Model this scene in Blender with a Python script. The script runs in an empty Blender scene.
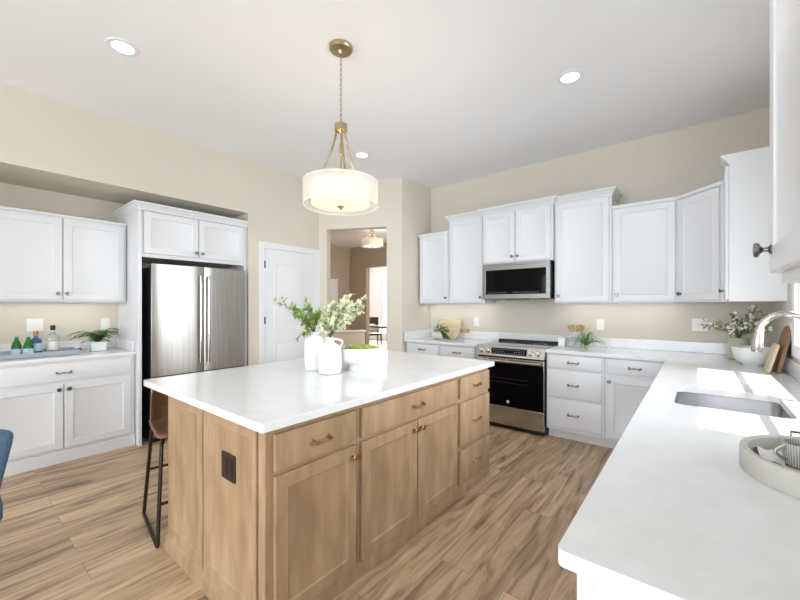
import bpy, bmesh, math, random
from mathutils import Vector, Matrix
random.seed(7)
PI = math.pi
S = bpy.context.scene
COL = S.collection

# ------------------------------------------------------------------ camera
cam_d = bpy.data.cameras.new('camera')
cam = bpy.data.objects.new('camera', cam_d); COL.objects.link(cam)
cam.location = (0, 0, 1.361)
cam.rotation_euler = (PI/2, 0, math.radians(39.02))
cam_d.sensor_width = 36; cam_d.lens = 16.517; cam_d.shift_y = 0.0075
cam_d.clip_start = 0.05; cam_d.clip_end = 200
S.camera = cam

# ------------------------------------------------------------------ world, sun, daylight, exposure
W = bpy.data.worlds.new('world'); S.world = W; W.use_nodes = True
bg = W.node_tree.nodes['Background']
bg.inputs[0].default_value = (0.9, 0.96, 1.0, 1); bg.inputs[1].default_value = 1.6
S.view_settings.view_transform = 'Standard'; S.view_settings.look = 'None'
S.view_settings.exposure = 0.15; S.view_settings.gamma = 1.0
S.view_settings.use_curve_mapping = False

def light(name, kind, loc, energy, color=(1, 1, 1), direction=(0, 0, -1), size=None, size_y=None, **kw):
    d = bpy.data.lights.new(name, kind); d.energy = energy; d.color = color
    if kind == 'AREA':
        d.shape = kw.get('shape', 'RECTANGLE'); d.size = size
        if d.shape == 'RECTANGLE': d.size_y = size_y or size
        d.spread = kw.get('spread', PI)
    elif kind == 'SUN': d.angle = size
    else: d.shadow_soft_size = size or 0.05
    if kind == 'SPOT': d.spot_size = kw.get('spot', 2.4); d.spot_blend = 0.6
    o = bpy.data.objects.new(name, d); COL.objects.link(o); o.location = loc
    o.rotation_euler = Vector(direction).to_track_quat('-Z', 'Y').to_euler()
    return o
sd = Vector((-0.49, 0.10, -1.0))
light('sun', 'SUN', (5, 0, 8), 7.0, (1, 0.97, 0.93), sd, math.radians(0.6))
light('rear_fill_left', 'AREA', (-3.3, -6.3, 1.35), 125, (0.79, 0.9, 1), (0, 1, 0.2), 2.8, 2.4)  # area lamp added in a guessed rear opening, out of view
light('rear_fill_right', 'AREA', (-0.7, -6.3, 1.35), 125, (0.79, 0.9, 1), (0, 1, 0.2), 2.2, 2.4)  # second added lamp, in the other guessed rear opening
light('left_side_fill', 'AREA', (-6.6, -1.6, 1.4), 34, (0.8, 0.91, 1), (1, 0.25, 0.3), 2.4, 1.8)  # fill lamp added at the left; no window is built there
light('daylight_sink_window', 'AREA', (0.52, 2.48, 1.65), 19, (0.9, 0.95, 1), (-1, 0, -0.12), 1.6, 1.0, spread=1.75)
light('hall_fill', 'AREA', (-3.4, 6.2, 1.6), 60, (1, 0.97, 0.92), (-1, 0.1, 0.25), 1.6, 1.6)  # added to brighten the hall; the wall behind it is solid
light('island_side_fill', 'AREA', (0.5, -1.7, 1.5), 44, (0.88, 0.95, 1), (-1, 0.6, 0.2), 1.6, 1.3)  # added to brighten the island's long side, from an invented window
light('daylight_dining', 'AREA', (-9.7, 10.8, 1.5), 260, (1, 0.99, 0.97), (0.4, -1, 0), 1.6, 2.0)

# ------------------------------------------------------------------ materials
def srgb(r, g, b):
    f = lambda c: (c/12.92 if c <= 0.04045 else ((c+0.055)/1.055)**2.4)
    return (f(r/255), f(g/255), f(b/255), 1)
def mat(name, col, rough=0.5, metal=0.0, **kw):
    m = bpy.data.materials.new(name); m.use_nodes = True
    nt = m.node_tree; b = nt.nodes['Principled BSDF']
    b.inputs['Base Color'].default_value = col
    b.inputs['Roughness'].default_value = rough; b.inputs['Metallic'].default_value = metal
    for k, v in kw.items(): b.inputs[k.replace('_', ' ')].default_value = v
    return m
def noise_mix(m, c1, c2, scale=(1, 1, 1), detail=4, lo=0.35, hi=0.65, bump=0, nscale=5, distort=0.0):
    nt = m.node_tree; b = nt.nodes['Principled BSDF']; L = nt.links.new
    tc = nt.nodes.new('ShaderNodeTexCoord'); mp = nt.nodes.new('ShaderNodeMapping')
    mp.inputs['Scale'].default_value = scale
    n = nt.nodes.new('ShaderNodeTexNoise'); n.inputs['Scale'].default_value = nscale
    n.inputs['Detail'].default_value = detail; n.inputs['Distortion'].default_value = distort
    r = nt.nodes.new('ShaderNodeValToRGB'); r.color_ramp.elements[0].position = lo; r.color_ramp.elements[1].position = hi
    r.color_ramp.elements[0].color = c1; r.color_ramp.elements[1].color = c2
    L(tc.outputs['Object'], mp.inputs[0]); L(mp.outputs[0], n.inputs[0]); L(n.outputs[0], r.inputs[0]); L(r.outputs[0], b.inputs['Base Color'])
    if bump:
        bp = nt.nodes.new('ShaderNodeBump'); bp.inputs['Strength'].default_value = bump; bp.inputs['Distance'].default_value = 0.002
        L(n.outputs[0], bp.inputs['Height']); L(bp.outputs[0], b.inputs['Normal'])
    return m
def emit(name, col, strength):
    m = mat(name, col, 0.5); b = m.node_tree.nodes['Principled BSDF']
    b.inputs['Emission Color'].default_value = col; b.inputs['Emission Strength'].default_value = strength
    return m

M = {}
M['ceiling'] = mat('ceiling_paint', srgb(242, 243, 246), 0.9)
M['wall'] = noise_mix(mat('beige_paint', srgb(212, 202, 186), 0.85), srgb(213, 205, 191), srgb(216, 208, 194), nscale=60, bump=0.05)
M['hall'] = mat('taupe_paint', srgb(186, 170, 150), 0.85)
M['trim'] = mat('white_trim', srgb(232, 233, 236), 0.4)
M['cab'] = mat('white_cabinet_paint', srgb(225, 226, 229), 0.38)
M['quartz'] = noise_mix(mat('white_quartz', srgb(240, 240, 240), 0.09), srgb(232, 233, 235), srgb(237, 238, 240), nscale=14, detail=6)
M['maple'] = noise_mix(mat('stained_maple', srgb(176, 142, 105), 0.42), srgb(154, 125, 96), srgb(182, 152, 120), scale=(3, 3, 0.7), nscale=5, detail=7, lo=0.3, hi=0.72, distort=0.4)
M['steel'] = noise_mix(mat('brushed_steel', srgb(190, 187, 182), 0.36, 1.0), srgb(176, 173, 168), srgb(200, 197, 192), scale=(60, 60, 0.6), nscale=3)
M['steel'].node_tree.nodes['Principled BSDF'].inputs['Anisotropic'].default_value = 0.7
M['steel'].node_tree.nodes['Principled BSDF'].inputs['Anisotropic Rotation'].default_value = 0.25
M['steelh'] = noise_mix(mat('brushed_steel_horizontal', srgb(190, 187, 182), 0.26, 1.0), srgb(176, 173, 168), srgb(200, 197, 192), scale=(0.6, 60, 60), nscale=3)
M['steeldark'] = noise_mix(mat('microwave_steel', srgb(150, 148, 145), 0.36, 1.0), srgb(134, 132, 129), srgb(156, 154, 151), scale=(0.6, 60, 60), nscale=3)
M['sinksteel'] = mat('sink_steel', srgb(215, 215, 216), 0.2, 1.0)
M['chrome'] = mat('polished_nickel', srgb(200, 198, 194), 0.16, 1.0)
M['pewter'] = mat('pewter', srgb(128, 126, 124), 0.3, 1.0)
M['bronze'] = mat('champagne_bronze', srgb(176, 142, 104), 0.28, 1.0)
M['brass'] = noise_mix(mat('antique_brass', srgb(160, 140, 105), 0.3, 1.0), srgb(176, 160, 126), srgb(194, 178, 142), nscale=20)
M['black'] = mat('black_plastic', srgb(22, 22, 23), 0.4)
M['fridgeside'] = mat('dark_grey_metal', srgb(46, 48, 50), 0.45, 0.3)
M['blackglass'] = mat('black_glass', srgb(10, 10, 11), 0.06, 0, Specular_IOR_Level=0.12)
M['cooktop'] = mat('cooktop_glass', srgb(120, 120, 120), 0.06, 0.5)
M['dark'] = mat('dark_iron', srgb(62, 50, 42), 0.4, 0.7)
M['leather'] = noise_mix(mat('brown_leather', srgb(140, 100, 68), 0.45), srgb(104, 72, 50), srgb(130, 93, 66), nscale=9, bump=0.1)
M['blue'] = noise_mix(mat('blue_fabric', srgb(88, 120, 150), 0.9), srgb(70, 98, 126), srgb(86, 114, 142), nscale=120, bump=0.2)
M['blackwood'] = mat('black_wood', srgb(36, 33, 32), 0.45)
M['darkwood'] = mat('espresso_wood', srgb(62, 46, 38), 0.65, 0, Specular_IOR_Level=0.2)
M['ceramic'] = mat('white_ceramic', srgb(242, 242, 240), 0.35)
M['celadon'] = mat('pale_green_glaze', srgb(190, 196, 168), 0.3)
M['leaf'] = noise_mix(mat('olive_leaf', srgb(118, 148, 74), 0.6), srgb(124, 162, 74), srgb(182, 206, 124), nscale=25)
M['paleleaf'] = noise_mix(mat('pale_blossom_leaf', srgb(208, 216, 166), 0.7), srgb(222, 231, 180), srgb(248, 249, 226), nscale=25)
M['fern'] = noise_mix(mat('fern_green', srgb(72, 116, 44), 0.6), srgb(52, 96, 32), srgb(98, 142, 62), nscale=30)
M['darkleaf'] = noise_mix(mat('deep_leaf', srgb(58, 92, 40), 0.5), srgb(48, 80, 32), srgb(82, 116, 56), nscale=30)
M['olivebud'] = noise_mix(mat('olive_bud', srgb(120, 128, 66), 0.6), srgb(122, 136, 66), srgb(168, 170, 106), nscale=30)
M['blossom'] = mat('cream_blossom', srgb(246, 242, 228), 0.7)
M['stem'] = mat('plant_stem', srgb(112, 112, 74), 0.7)
M['moss'] = noise_mix(mat('green_moss', srgb(160, 180, 84), 0.9), srgb(130, 156, 58), srgb(190, 204, 116), nscale=40)
M['board'] = noise_mix(mat('light_board', srgb(216, 196, 160), 0.5), srgb(206, 184, 144), srgb(226, 208, 176), scale=(1, 8, 8), nscale=5)
M['walnut'] = noise_mix(mat('walnut_board', srgb(140, 106, 72), 0.5), srgb(124, 90, 58), srgb(160, 124, 88), scale=(8, 8, 1), nscale=5)
M['utensil'] = noise_mix(mat('olive_wood', srgb(182, 148, 100), 0.5), srgb(150, 116, 72), srgb(200, 168, 120), scale=(4, 4, 1), nscale=14)
M['crock'] = noise_mix(mat('grey_stone_crock', srgb(206, 204, 200), 0.6), srgb(190, 188, 184), srgb(206, 204, 200), nscale=30)
M['traygrey'] = noise_mix(mat('grey_concrete', srgb(196, 192, 184), 0.6), srgb(188, 184, 176), srgb(204, 200, 192), nscale=18)
M['trayblue'] = mat('grey_blue_tray', srgb(172, 176, 184), 0.4)
M['greenglass'] = mat('green_glass', srgb(20, 140, 50), 0.1, 0, Transmission_Weight=0.5)
M['clearglass'] = mat('clear_glass', srgb(232, 236, 236), 0.05, 0, Transmission_Weight=0.8)
M['blueglass'] = mat('blue_glass', srgb(62, 112, 158), 0.1, 0, Transmission_Weight=0.3)
M['labelblue'] = mat('pale_blue_label', srgb(190, 214, 230), 0.6)
M['labelwhite'] = mat('white_label', srgb(232, 228, 218), 0.6)
M['copper'] = mat('copper_cap', srgb(190, 130, 80), 0.4, 0.6)
M['linen'] = mat('white_linen', srgb(236, 236, 234), 0.9)
M['outlet'] = mat('outlet_white', srgb(240, 238, 234), 0.4)
M['brownplate'] = mat('brown_outlet_plate', srgb(44, 29, 22), 0.4)
M['pane'] = mat('window_glass', srgb(245, 250, 252), 0.0, 0, Transmission_Weight=1.0, IOR=1.02)
M['canlens'] = emit('lit_lens', (1, 0.98, 0.95, 1), 6.0)
M['shadein'] = emit('lit_inner_shade', srgb(255, 238, 212), 0.16)
M['diffuser'] = emit('lit_diffuser', srgb(255, 240, 214), 0.45)
M['digits'] = emit('display_digits', srgb(120, 132, 140), 0.1)
M['mark'] = mat('printed_mark', srgb(190, 190, 190), 0.5)

def shade_mat():
    m = bpy.data.materials.new('sheer_organza'); m.use_nodes = True; nt = m.node_tree; L = nt.links.new
    b = nt.nodes['Principled BSDF']; out = nt.nodes['Material Output']
    b.inputs['Base Color'].default_value = srgb(250, 246, 238); b.inputs['Roughness'].default_value = 0.8
    tr = nt.nodes.new('ShaderNodeBsdfTransparent'); tl = nt.nodes.new('ShaderNodeBsdfTranslucent')
    tl.inputs[0].default_value = srgb(250, 246, 238)
    m1 = nt.nodes.new('ShaderNodeMixShader'); m2 = nt.nodes.new('ShaderNodeMixShader')
    m1.inputs[0].default_value = 0.5; m2.inputs[0].default_value = 0.4
    L(b.outputs[0], m1.inputs[1]); L(tl.outputs[0], m1.inputs[2])
    L(m1.outputs[0], m2.inputs[1]); L(tr.outputs[0], m2.inputs[2]); L(m2.outputs[0], out.inputs[0])
    return m
M['sheer'] = shade_mat()

def floor_mat():
    m = bpy.data.materials.new('oak_planks'); m.use_nodes = True; nt = m.node_tree; L = nt.links.new; N = nt.nodes.new
    b = nt.nodes['Principled BSDF']; b.inputs['Roughness'].default_value = 0.42
    tc = N('ShaderNodeTexCoord'); rot = N('ShaderNodeMapping'); rot.inputs['Rotation'].default_value = (0, 0, PI/2)
    L(tc.outputs['Object'], rot.inputs[0])
    br = N('ShaderNodeTexBrick'); br.offset = 0.37; br.offset_frequency = 2; br.squash = 1
    for k, v in (('Scale', 1.0), ('Mortar Size', 0.0012), ('Mortar Smooth', 0.2), ('Bias', 0.0), ('Brick Width', 1.22), ('Row Height', 0.18)): br.inputs[k].default_value = v
    br.inputs['Color1'].default_value = (0, 0, 0, 1); br.inputs['Color2'].default_value = (1, 1, 1, 1); br.inputs['Mortar'].default_value = (0.0, 0.0, 0.0, 1)
    L(rot.outputs[0], br.inputs[0])
    # per-plank offset of the grain
    sep = N('ShaderNodeSeparateColor'); L(br.outputs['Color'], sep.inputs[0])
    off = N('ShaderNodeMath'); off.operation = 'MULTIPLY'; off.inputs[1].default_value = 37.0; L(sep.outputs[0], off.inputs[0])
    cmb = N('ShaderNodeCombineXYZ'); L(off.outputs[0], cmb.inputs[0]); L(off.outputs[0], cmb.inputs[1])
    add = N('ShaderNodeVectorMath'); add.operation = 'ADD'; L(rot.outputs[0], add.inputs[0]); L(cmb.outputs[0], add.inputs[1])
    mp = N('ShaderNodeMapping'); mp.inputs['Scale'].default_value = (0.75, 6.5, 1); L(add.outputs[0], mp.inputs[0])
    n1 = N('ShaderNodeTexNoise'); n1.inputs['Scale'].default_value = 2.2; n1.inputs['Detail'].default_value = 8; n1.inputs['Roughness'].default_value = 0.6; n1.inputs['Distortion'].default_value = 1.0
    L(mp.outputs[0], n1.inputs[0])
    r1 = N('ShaderNodeValToRGB'); e = r1.color_ramp.elements
    e[0].position = 0.3; e[0].color = srgb(116, 92, 69); e[1].position = 0.7; e[1].color = srgb(220, 194, 162)
    k = e.new(0.5); k.color = srgb(191, 164, 133)
    L(n1.outputs[0], r1.inputs[0])
    tone = N('ShaderNodeValToRGB'); tone.color_ramp.elements[0].color = (0.84, 0.83, 0.82, 1); tone.color_ramp.elements[1].color = (1.1, 1.09, 1.07, 1)
    L(sep.outputs[0], tone.inputs[0])
    mx = N('ShaderNodeMix'); mx.data_type = 'RGBA'; mx.blend_type = 'MULTIPLY'; mx.inputs[0].default_value = 1
    L(r1.outputs[0], mx.inputs[6]); L(tone.outputs[0], mx.inputs[7])
    mo = N('ShaderNodeMix'); mo.data_type = 'RGBA'; mo.inputs[7].default_value = srgb(96, 76, 58)
    fm = N('ShaderNodeMath'); fm.operation = 'MULTIPLY'; fm.inputs[1].default_value = 0.6
    L(br.outputs['Fac'], fm.inputs[0]); L(fm.outputs[0], mo.inputs[0]); L(mx.outputs[2], mo.inputs[6]); L(mo.outputs[2], b.inputs['Base Color'])
    bp = N('ShaderNodeBump'); bp.inputs['Strength'].default_value = 0.12; bp.inputs['Distance'].default_value = 0.002
    L(n1.outputs[0], bp.inputs['Height']); L(bp.outputs[0], b.inputs['Normal'])
    return m
M['floor'] = floor_mat()

# ------------------------------------------------------------------ mesh helpers
class B:
    def __init__(s): s.bm = bmesh.new()
    def box(s, x0, x1, y0, y1, z0, z1, bev=0.0, mtx=None):
        v = bmesh.ops.create_cube(s.bm, size=1)['verts']
        for a in v:
            a.co = Vector((x0 if a.co.x < 0 else x1, y0 if a.co.y < 0 else y1, z0 if a.co.z < 0 else z1))
        if bev:
            ed = list({e for a in v for e in a.link_edges})
            r = bmesh.ops.bevel(s.bm, geom=ed, offset=bev, segments=2, affect='EDGES', profile=0.6)
            v = list({q for f in r['faces'] for q in f.verts} | {q for q in v if q.is_valid})
        if mtx is not None: bmesh.ops.transform(s.bm, matrix=mtx, verts=v)
        return s
    def plate(s, outer, holes=(), z0=0, z1=0.1, mtx=None):
        bm = s.bm; ed = []; vs = []
        for lp in [outer] + list(holes):
            q = [bm.verts.new((p[0], p[1], z0)) for p in lp]; vs += q
            ed += [bm.edges.new((q[i], q[(i+1) % len(q)])) for i in range(len(q))]
        r = bmesh.ops.triangle_fill(bm, edges=ed, use_beauty=True, use_dissolve=False)
        fs = [g for g in r['geom'] if isinstance(g, bmesh.types.BMFace)]
        e = bmesh.ops.extrude_face_region(bm, geom=fs)
        nv = [g for g in e['geom'] if isinstance(g, bmesh.types.BMVert)]
        for q in nv: q.co.z = z1
        allv = vs + nv
        if mtx is not None: bmesh.ops.transform(bm, matrix=mtx, verts=allv)
        return s
    def loops(s, loops, cap0=True, cap1=True):
        """skin a list of equally long closed vertex loops"""
        bm = s.bm; L = [[bm.verts.new(p) for p in lp] for lp in loops]; n = len(L[0])
        for a, b in zip(L, L[1:]):
            for i in range(n):
                j = (i+1) % n
                bm.faces.new((a[i], a[j], b[j], b[i]))
        if cap0: bm.faces.new(L[0][::-1])
        if cap1: bm.faces.new(L[-1])
        return s
    def lathe(s, prof, seg=32, c=(0, 0, 0), mtx=None, cap0=True, cap1=True, sx=1, sy=1, flute=None):
        lp = []
        for k, (r, z) in enumerate(prof):
            ring = []
            for i in range(seg):
                t = 2*PI*i/seg; rr = max(r, 1e-4)
                if flute and flute[2] <= k <= flute[3]: rr *= 1 + flute[1]*math.cos(flute[0]*t)
                p = Vector((rr*sx*math.cos(t), rr*sy*math.sin(t), z))
                if mtx is not None: p = mtx @ p
                ring.append(p + Vector(c))
            lp.append(ring)
        return s.loops(lp, cap0, cap1)
    def tube(s, pts, r, seg=8, caps=True, flat=None):
        pts = [Vector(p) for p in pts]; n = len(pts); lp = []; up = None
        for i, p in enumerate(pts):
            t = (pts[min(i+1, n-1)] - pts[max(i-1, 0)]).normalized()
            if up is None:
                up = Vector((0, 0, 1)) if abs(t.z) < 0.9 else Vector((1, 0, 0))
            a = (up - t*up.dot(t)).normalized(); b = t.cross(a); up = a
            rr = r[i] if isinstance(r, (list, tuple)) else r
            lp.append([p + (a*math.cos(2*PI*k/seg)*(flat or 1) + b*math.sin(2*PI*k/seg))*rr for k in range(seg)])
        return s.loops(lp, caps, caps)
    def leaf(s, p, d, nrm, ln, w, curl=0.2):
        p = Vector(p); d = Vector(d).normalized(); nrm = Vector(nrm)
        side = d.cross(nrm)
        if side.length < 1e-3: side = d.cross(Vector((1, 0.2, 0.1)))
        side.normalize(); n2 = side.cross(d).normalized()
        bm = s.bm; L = []
        for f, ww in ((0, 0.12), (0.3, 0.85), (0.6, 0.9), (1, 0.02)):
            c = p + d*ln*f + n2*(-curl*ln*f*f)
            L.append((bm.verts.new(c - side*w*ww*0.5 + n2*w*0.12*ww), bm.verts.new(c), bm.verts.new(c + side*w*ww*0.5 + n2*w*0.12*ww)))
        for a, b in zip(L, L[1:]):
            bm.faces.new((a[0], a[1], b[1], b[0])); bm.faces.new((a[1], a[2], b[2], b[1]))
        return s
    def ball(s, c, r, sub=2, sc=(1, 1, 1), jit=0):
        v = bmesh.ops.create_icosphere(s.bm, subdivisions=sub, radius=r)['verts']
        for q in v:
            k = 1 + random.uniform(-jit, jit)
            q.co = Vector((q.co.x*sc[0]*k, q.co.y*sc[1]*k, q.co.z*sc[2]*k)) + Vector(c)
        return s
    def build(s, name, m, parent=None, bevel=0, smooth=True, angle=35, seg=2):
        bm = s.bm
        bmesh.ops.recalc_face_normals(bm, faces=bm.faces)
        lim = math.radians(angle)
        for f in bm.faces: f.smooth = smooth
        for e in bm.edges:
            if len(e.link_faces) == 2 and e.calc_face_angle(0) > lim: e.smooth = False
        me = bpy.data.meshes.new(name); bm.to_mesh(me); bm.free()
        o = bpy.data.objects.new(name, me); COL.objects.link(o)
        if m: me.materials.append(M[m] if isinstance(m, str) else m)
        if parent: o.parent = parent
        if bevel:
            md = o.modifiers.new('bevel', 'BEVEL'); md.width = bevel; md.segments = seg; md.limit_method = 'ANGLE'
            md.angle_limit = math.radians(40); md.harden_normals = False
        return o

def tag(o, label=None, cat=None, group=None, kind=None):
    if label: o['label'] = label
    if cat: o['category'] = cat
    if group: o['group'] = group
    if kind: o['kind'] = kind
    return o
def thing(name, label, cat, loc=(0, 0, 0), rot=0, group=None):
    o = bpy.data.objects.new(name, None); COL.objects.link(o); o.empty_display_size = 0.1
    o.location = loc; o.rotation_euler = (0, 0, rot)
    return tag(o, label, cat, group)
def struct(o): o['kind'] = 'structure'; return o
def copy_tree(o, parent=None):
    c = o.copy(); COL.objects.link(c)
    if parent is not None: c.parent = parent
    for ch in list(o.children): copy_tree(ch, c)
    return c
def box_obj(name, m, parent, *a, bevel=0.002): return B().box(*a).build(name, m, parent, bevel=bevel)
def rrect(x0, x1, y0, y1, r, n=6):
    p = []
    for cx, cy, a in ((x1-r, y0+r, -PI/2), (x1-r, y1-r, 0), (x0+r, y1-r, PI/2), (x0+r, y0+r, PI)):
        for i in range(n+1): p.append((cx + r*math.cos(a + PI/2*i/n), cy + r*math.sin(a + PI/2*i/n)))
    return p
RX90 = Matrix.Rotation(PI/2, 4, 'X')     # local (x, y, z) plate -> stands up: x, z=y, depth -z

# ------------------------------------------------------------------ the room
H = 3.1
XW, YW, XL, XA = 0.485, 4.53, -4.2, -4.9          # sink wall, range wall, fridge wall, alcove back
struct(B().box(-13, 0.62, -6.6, 14, -0.1, 0).build('floor', 'floor'))
struct(B().box(-13, 0.62, -6.6, 14, H, H+0.12).build('ceiling', 'ceiling'))
struct(B().box(-3.08, XW, YW, YW+0.14, 0, H).build('wall_back', 'wall'))
# sink wall with the window over the sink
WY0, WY1, WZ0, WZ1 = 1.62, 3.32, 1.12, 2.18
b = B(); b.box(XW, XW+0.14, -6.4, -2.55, 0, H); b.box(XW, XW+0.14, -2.55, -0.85, 0, 0.85); b.box(XW, XW+0.14, -2.55, -0.85, 2.18, H); b.box(XW, XW+0.14, -0.85, WY0, 0, H); b.box(XW, XW+0.14, WY1, YW+0.14, 0, H)  # includes an invented opening behind the camera, cut for extra light
b.box(XW, XW+0.14, WY0, WY1, 0, WZ0); b.box(XW, XW+0.14, WY0, WY1, WZ1, H); struct(b.build('wall_right', 'wall'))
# fridge wall with the alcove
b = B(); b.box(XL-0.12, XL, 2.285, 3.345, 0, H); b.box(XL-0.12, XL, -0.45, 2.285, 2.48, H); b.box(XL-0.12, XL, -0.9, -0.45, 0, H)
struct(b.build('wall_left', 'wall'))
b = B(); b.box(XA-0.1, XA, -0.55, 2.385, 0, 2.6); b.box(XA, XL-0.12, 2.285, 2.385, 0, 2.6); b.box(XA, XL-0.12, -0.55, -0.45, 0, 2.6)
b.box(XA, XL-0.12, -0.45, 2.285, 2.48, 2.6); struct(b.build('wall_alcove', 'wall'))
# slanted wall with the cased-free opening
A0, A1 = Vector((XL, 3.345, 0)), Vector((-3.112, 3.883, 0))
al = (A1-A0).length; ang = math.atan2(A1.y-A0.y, A1.x-A0.x)
mt = Matrix.Translation(A0) @ Matrix.Rotation(ang, 4, 'Z')
b = B(); b.box(0, 0.118, 0, 0.13, 0, H, mtx=mt); b.box(1.0, al, 0, 0.13, 0, H, mtx=mt); b.box(0.118, 1.0, 0, 0.13, 2.447, H, mtx=mt)
struct(b.build('wall_corner', 'wall'))
b = B(); b.plate([(-3.112, 3.883), (-3.08, 3.99), (-3.08, YW+0.14), (-3.2, YW+0.14), (-3.2, 4.0)], z0=0, z1=H); struct(b.build('wall_return', 'wall'))
# rear wall behind the camera with two wide guessed openings for daylight
b = B(); b.box(-7, -4.7, -6.54, -6.4, 0, H); b.box(-1.9, -1.8, -6.54, -6.4, 0, H); b.box(0.4, XW+0.14, -6.54, -6.4, 0, H); b.box(-4.7, 0.4, -6.54, -6.4, 2.6, H)
struct(b.build('wall_rear', 'wall'))
# rooms beyond the opening
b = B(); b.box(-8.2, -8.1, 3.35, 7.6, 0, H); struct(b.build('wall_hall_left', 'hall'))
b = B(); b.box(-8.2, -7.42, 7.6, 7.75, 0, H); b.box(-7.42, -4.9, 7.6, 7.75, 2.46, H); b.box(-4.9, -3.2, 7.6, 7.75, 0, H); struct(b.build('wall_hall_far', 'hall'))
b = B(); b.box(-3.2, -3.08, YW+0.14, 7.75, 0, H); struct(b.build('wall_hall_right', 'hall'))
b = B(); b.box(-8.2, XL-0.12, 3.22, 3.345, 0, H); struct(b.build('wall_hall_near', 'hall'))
b = B(); b.box(-12, -9.9, 11.0, 11.14, 0, H); b.box(-9.9, -9.2, 11.0, 11.14, 0, 0.25); b.box(-9.9, -9.2, 11, 11.14, 2.42, H); b.box(-9.2, -4.8, 11, 11.14, 0, H)
struct(b.build('wall_dining_far', 'trim'))
b = B(); b.box(-12.1, -12, 7.6, 11.1, 0, H); struct(b.build('wall_dining_left', 'trim'))
b = B(); b.box(-4.9, -4.8, 7.75, 11.1, 0, H); struct(b.build('wall_dining_right', 'trim'))

# half wall in the hall, with a cap
hw = thing('half_wall', 'low taupe half wall with flat cap seen through the wide doorless opening', 'half wall', (-5.1, 4.75, 0), math.atan2(0.585, 0.275))
B().box(-0.55, 0.33, 0.0, 0.12, 0, 0.87).build('half_wall_body', 'wall', hw)
B().box(-0.57, 0.35, -0.025, 0.145, 0.87, 0.90).build('half_wall_cap', 'trim', hw, bevel=0.004)
hw['kind'] = 'structure'
# cased door on the hall's left wall
def casing(name, mtx, w, h, cw=0.075, t=0.018):
    b = B()
    b.plate([(-cw, 0), (0, 0), (0, h), (w, h), (w, 0), (w+cw, 0), (w+cw, h+cw), (-cw, h+cw)], z0=0, z1=t, mtx=mtx @ RX90)
    return struct(b.build(name, 'trim', bevel=0.004))
def panel_door(w, h, t=0.035):
    b = B(); b.box(0, w, 0, t, 0, h)
    for (z0, z1) in ((0.2, 0.90), (1.05, h-0.16)):
        for (i, y) in ((0.13, -0.004),):
            b.loops([[(i, 0.001, z0), (w-i, 0.001, z0), (w-i, 0.001, z1), (i, 0.001, z1)],
                     [(i+0.004, -0.004, z0+0.004), (w-i-0.004, -0.004, z0+0.004), (w-i-0.004, -0.004, z1-0.004), (i+0.004, -0.004, z1-0.004)],
                     [(i+0.014, -0.004, z0+0.014), (w-i-0.014, -0.004, z0+0.014), (w-i-0.014, -0.004, z1-0.014), (i+0.014, -0.004, z1-0.014)],
                     [(i+0.028, 0.0005, z0+0.028), (w-i-0.028, 0.0005, z0+0.028), (w-i-0.028, 0.0005, z1-0.028), (i+0.028, 0.0005, z1-0.028)]], False, False)
            b.loops([[(i+0.05, 0.001, z0+0.05), (w-i-0.05, 0.001, z0+0.05), (w-i-0.05, 0.001, z1-0.05), (i+0.05, 0.001, z1-0.05)],
                     [(i+0.075, -0.006, z0+0.075), (w-i-0.075, -0.006, z0+0.075), (w-i-0.075, -0.006, z1-0.075), (i+0.075, -0.006, z1-0.075)]], False, True)
    return b
RZ = lambda a: Matrix.Rotation(a, 4, 'Z')
mt = Matrix.Translation((XL, 2.49, 0)) @ RZ(PI/2)
casing('trim_1', mt, 0.785, 2.085)
dr = bpy.data.objects.new('door_1', None); COL.objects.link(dr); dr['kind'] = 'structure'
dr.location = (XL+0.008, 2.492, 0.01); dr.rotation_euler = (0, 0, PI/2)
panel_door(0.781, 2.07, 0.02).build('door_panel', 'trim', dr, bevel=0.0)
for z in (0.25, 1.17, 1.87):
    b = B(); b.tube([(-0.004, -0.012, z-0.045), (-0.004, -0.012, z+0.045)], 0.007, 8); b.box(-0.02, 0.012, -0.004, 0.001, z-0.045, z+0.045)
    b.build('hinge', 'black', dr)
b = B(); mq = Matrix.Rotation(PI/2, 4, 'X')
b.lathe([(0.03, 0), (0.03, 0.008), (0.012, 0.012), (0.012, 0.035), (0.026, 0.045), (0.028, 0.06), (0.018, 0.07)], 20, (0.72, 0, 0.93), mq); b.build('door_knob', 'black', dr)
mt = Matrix.Translation((-8.1, 6.25, 0)) @ RZ(PI/2)
casing('trim_2', mt, 0.8, 2.06)
d2 = panel_door(0.795, 2.05, 0.02).build('door_2', 'trim'); d2.location = (-8.092, 6.252, 0.01); d2.rotation_euler = (0, 0, PI/2); struct(d2)
# baseboards
struct(B().box(XL, XL+0.014, 2.287, 2.405, 0, 0.13).build('baseboard_left', 'trim', bevel=0.003))
mt = Matrix.Translation(A0) @ Matrix.Rotation(ang, 4, 'Z')
b = B(); b.box(0.01, 0.118, -0.014, 0, 0, 0.13, mtx=mt); b.box(1.0, al, -0.014, 0, 0, 0.13, mtx=mt); struct(b.build('baseboard_corner', 'trim', bevel=0.003))

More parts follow.
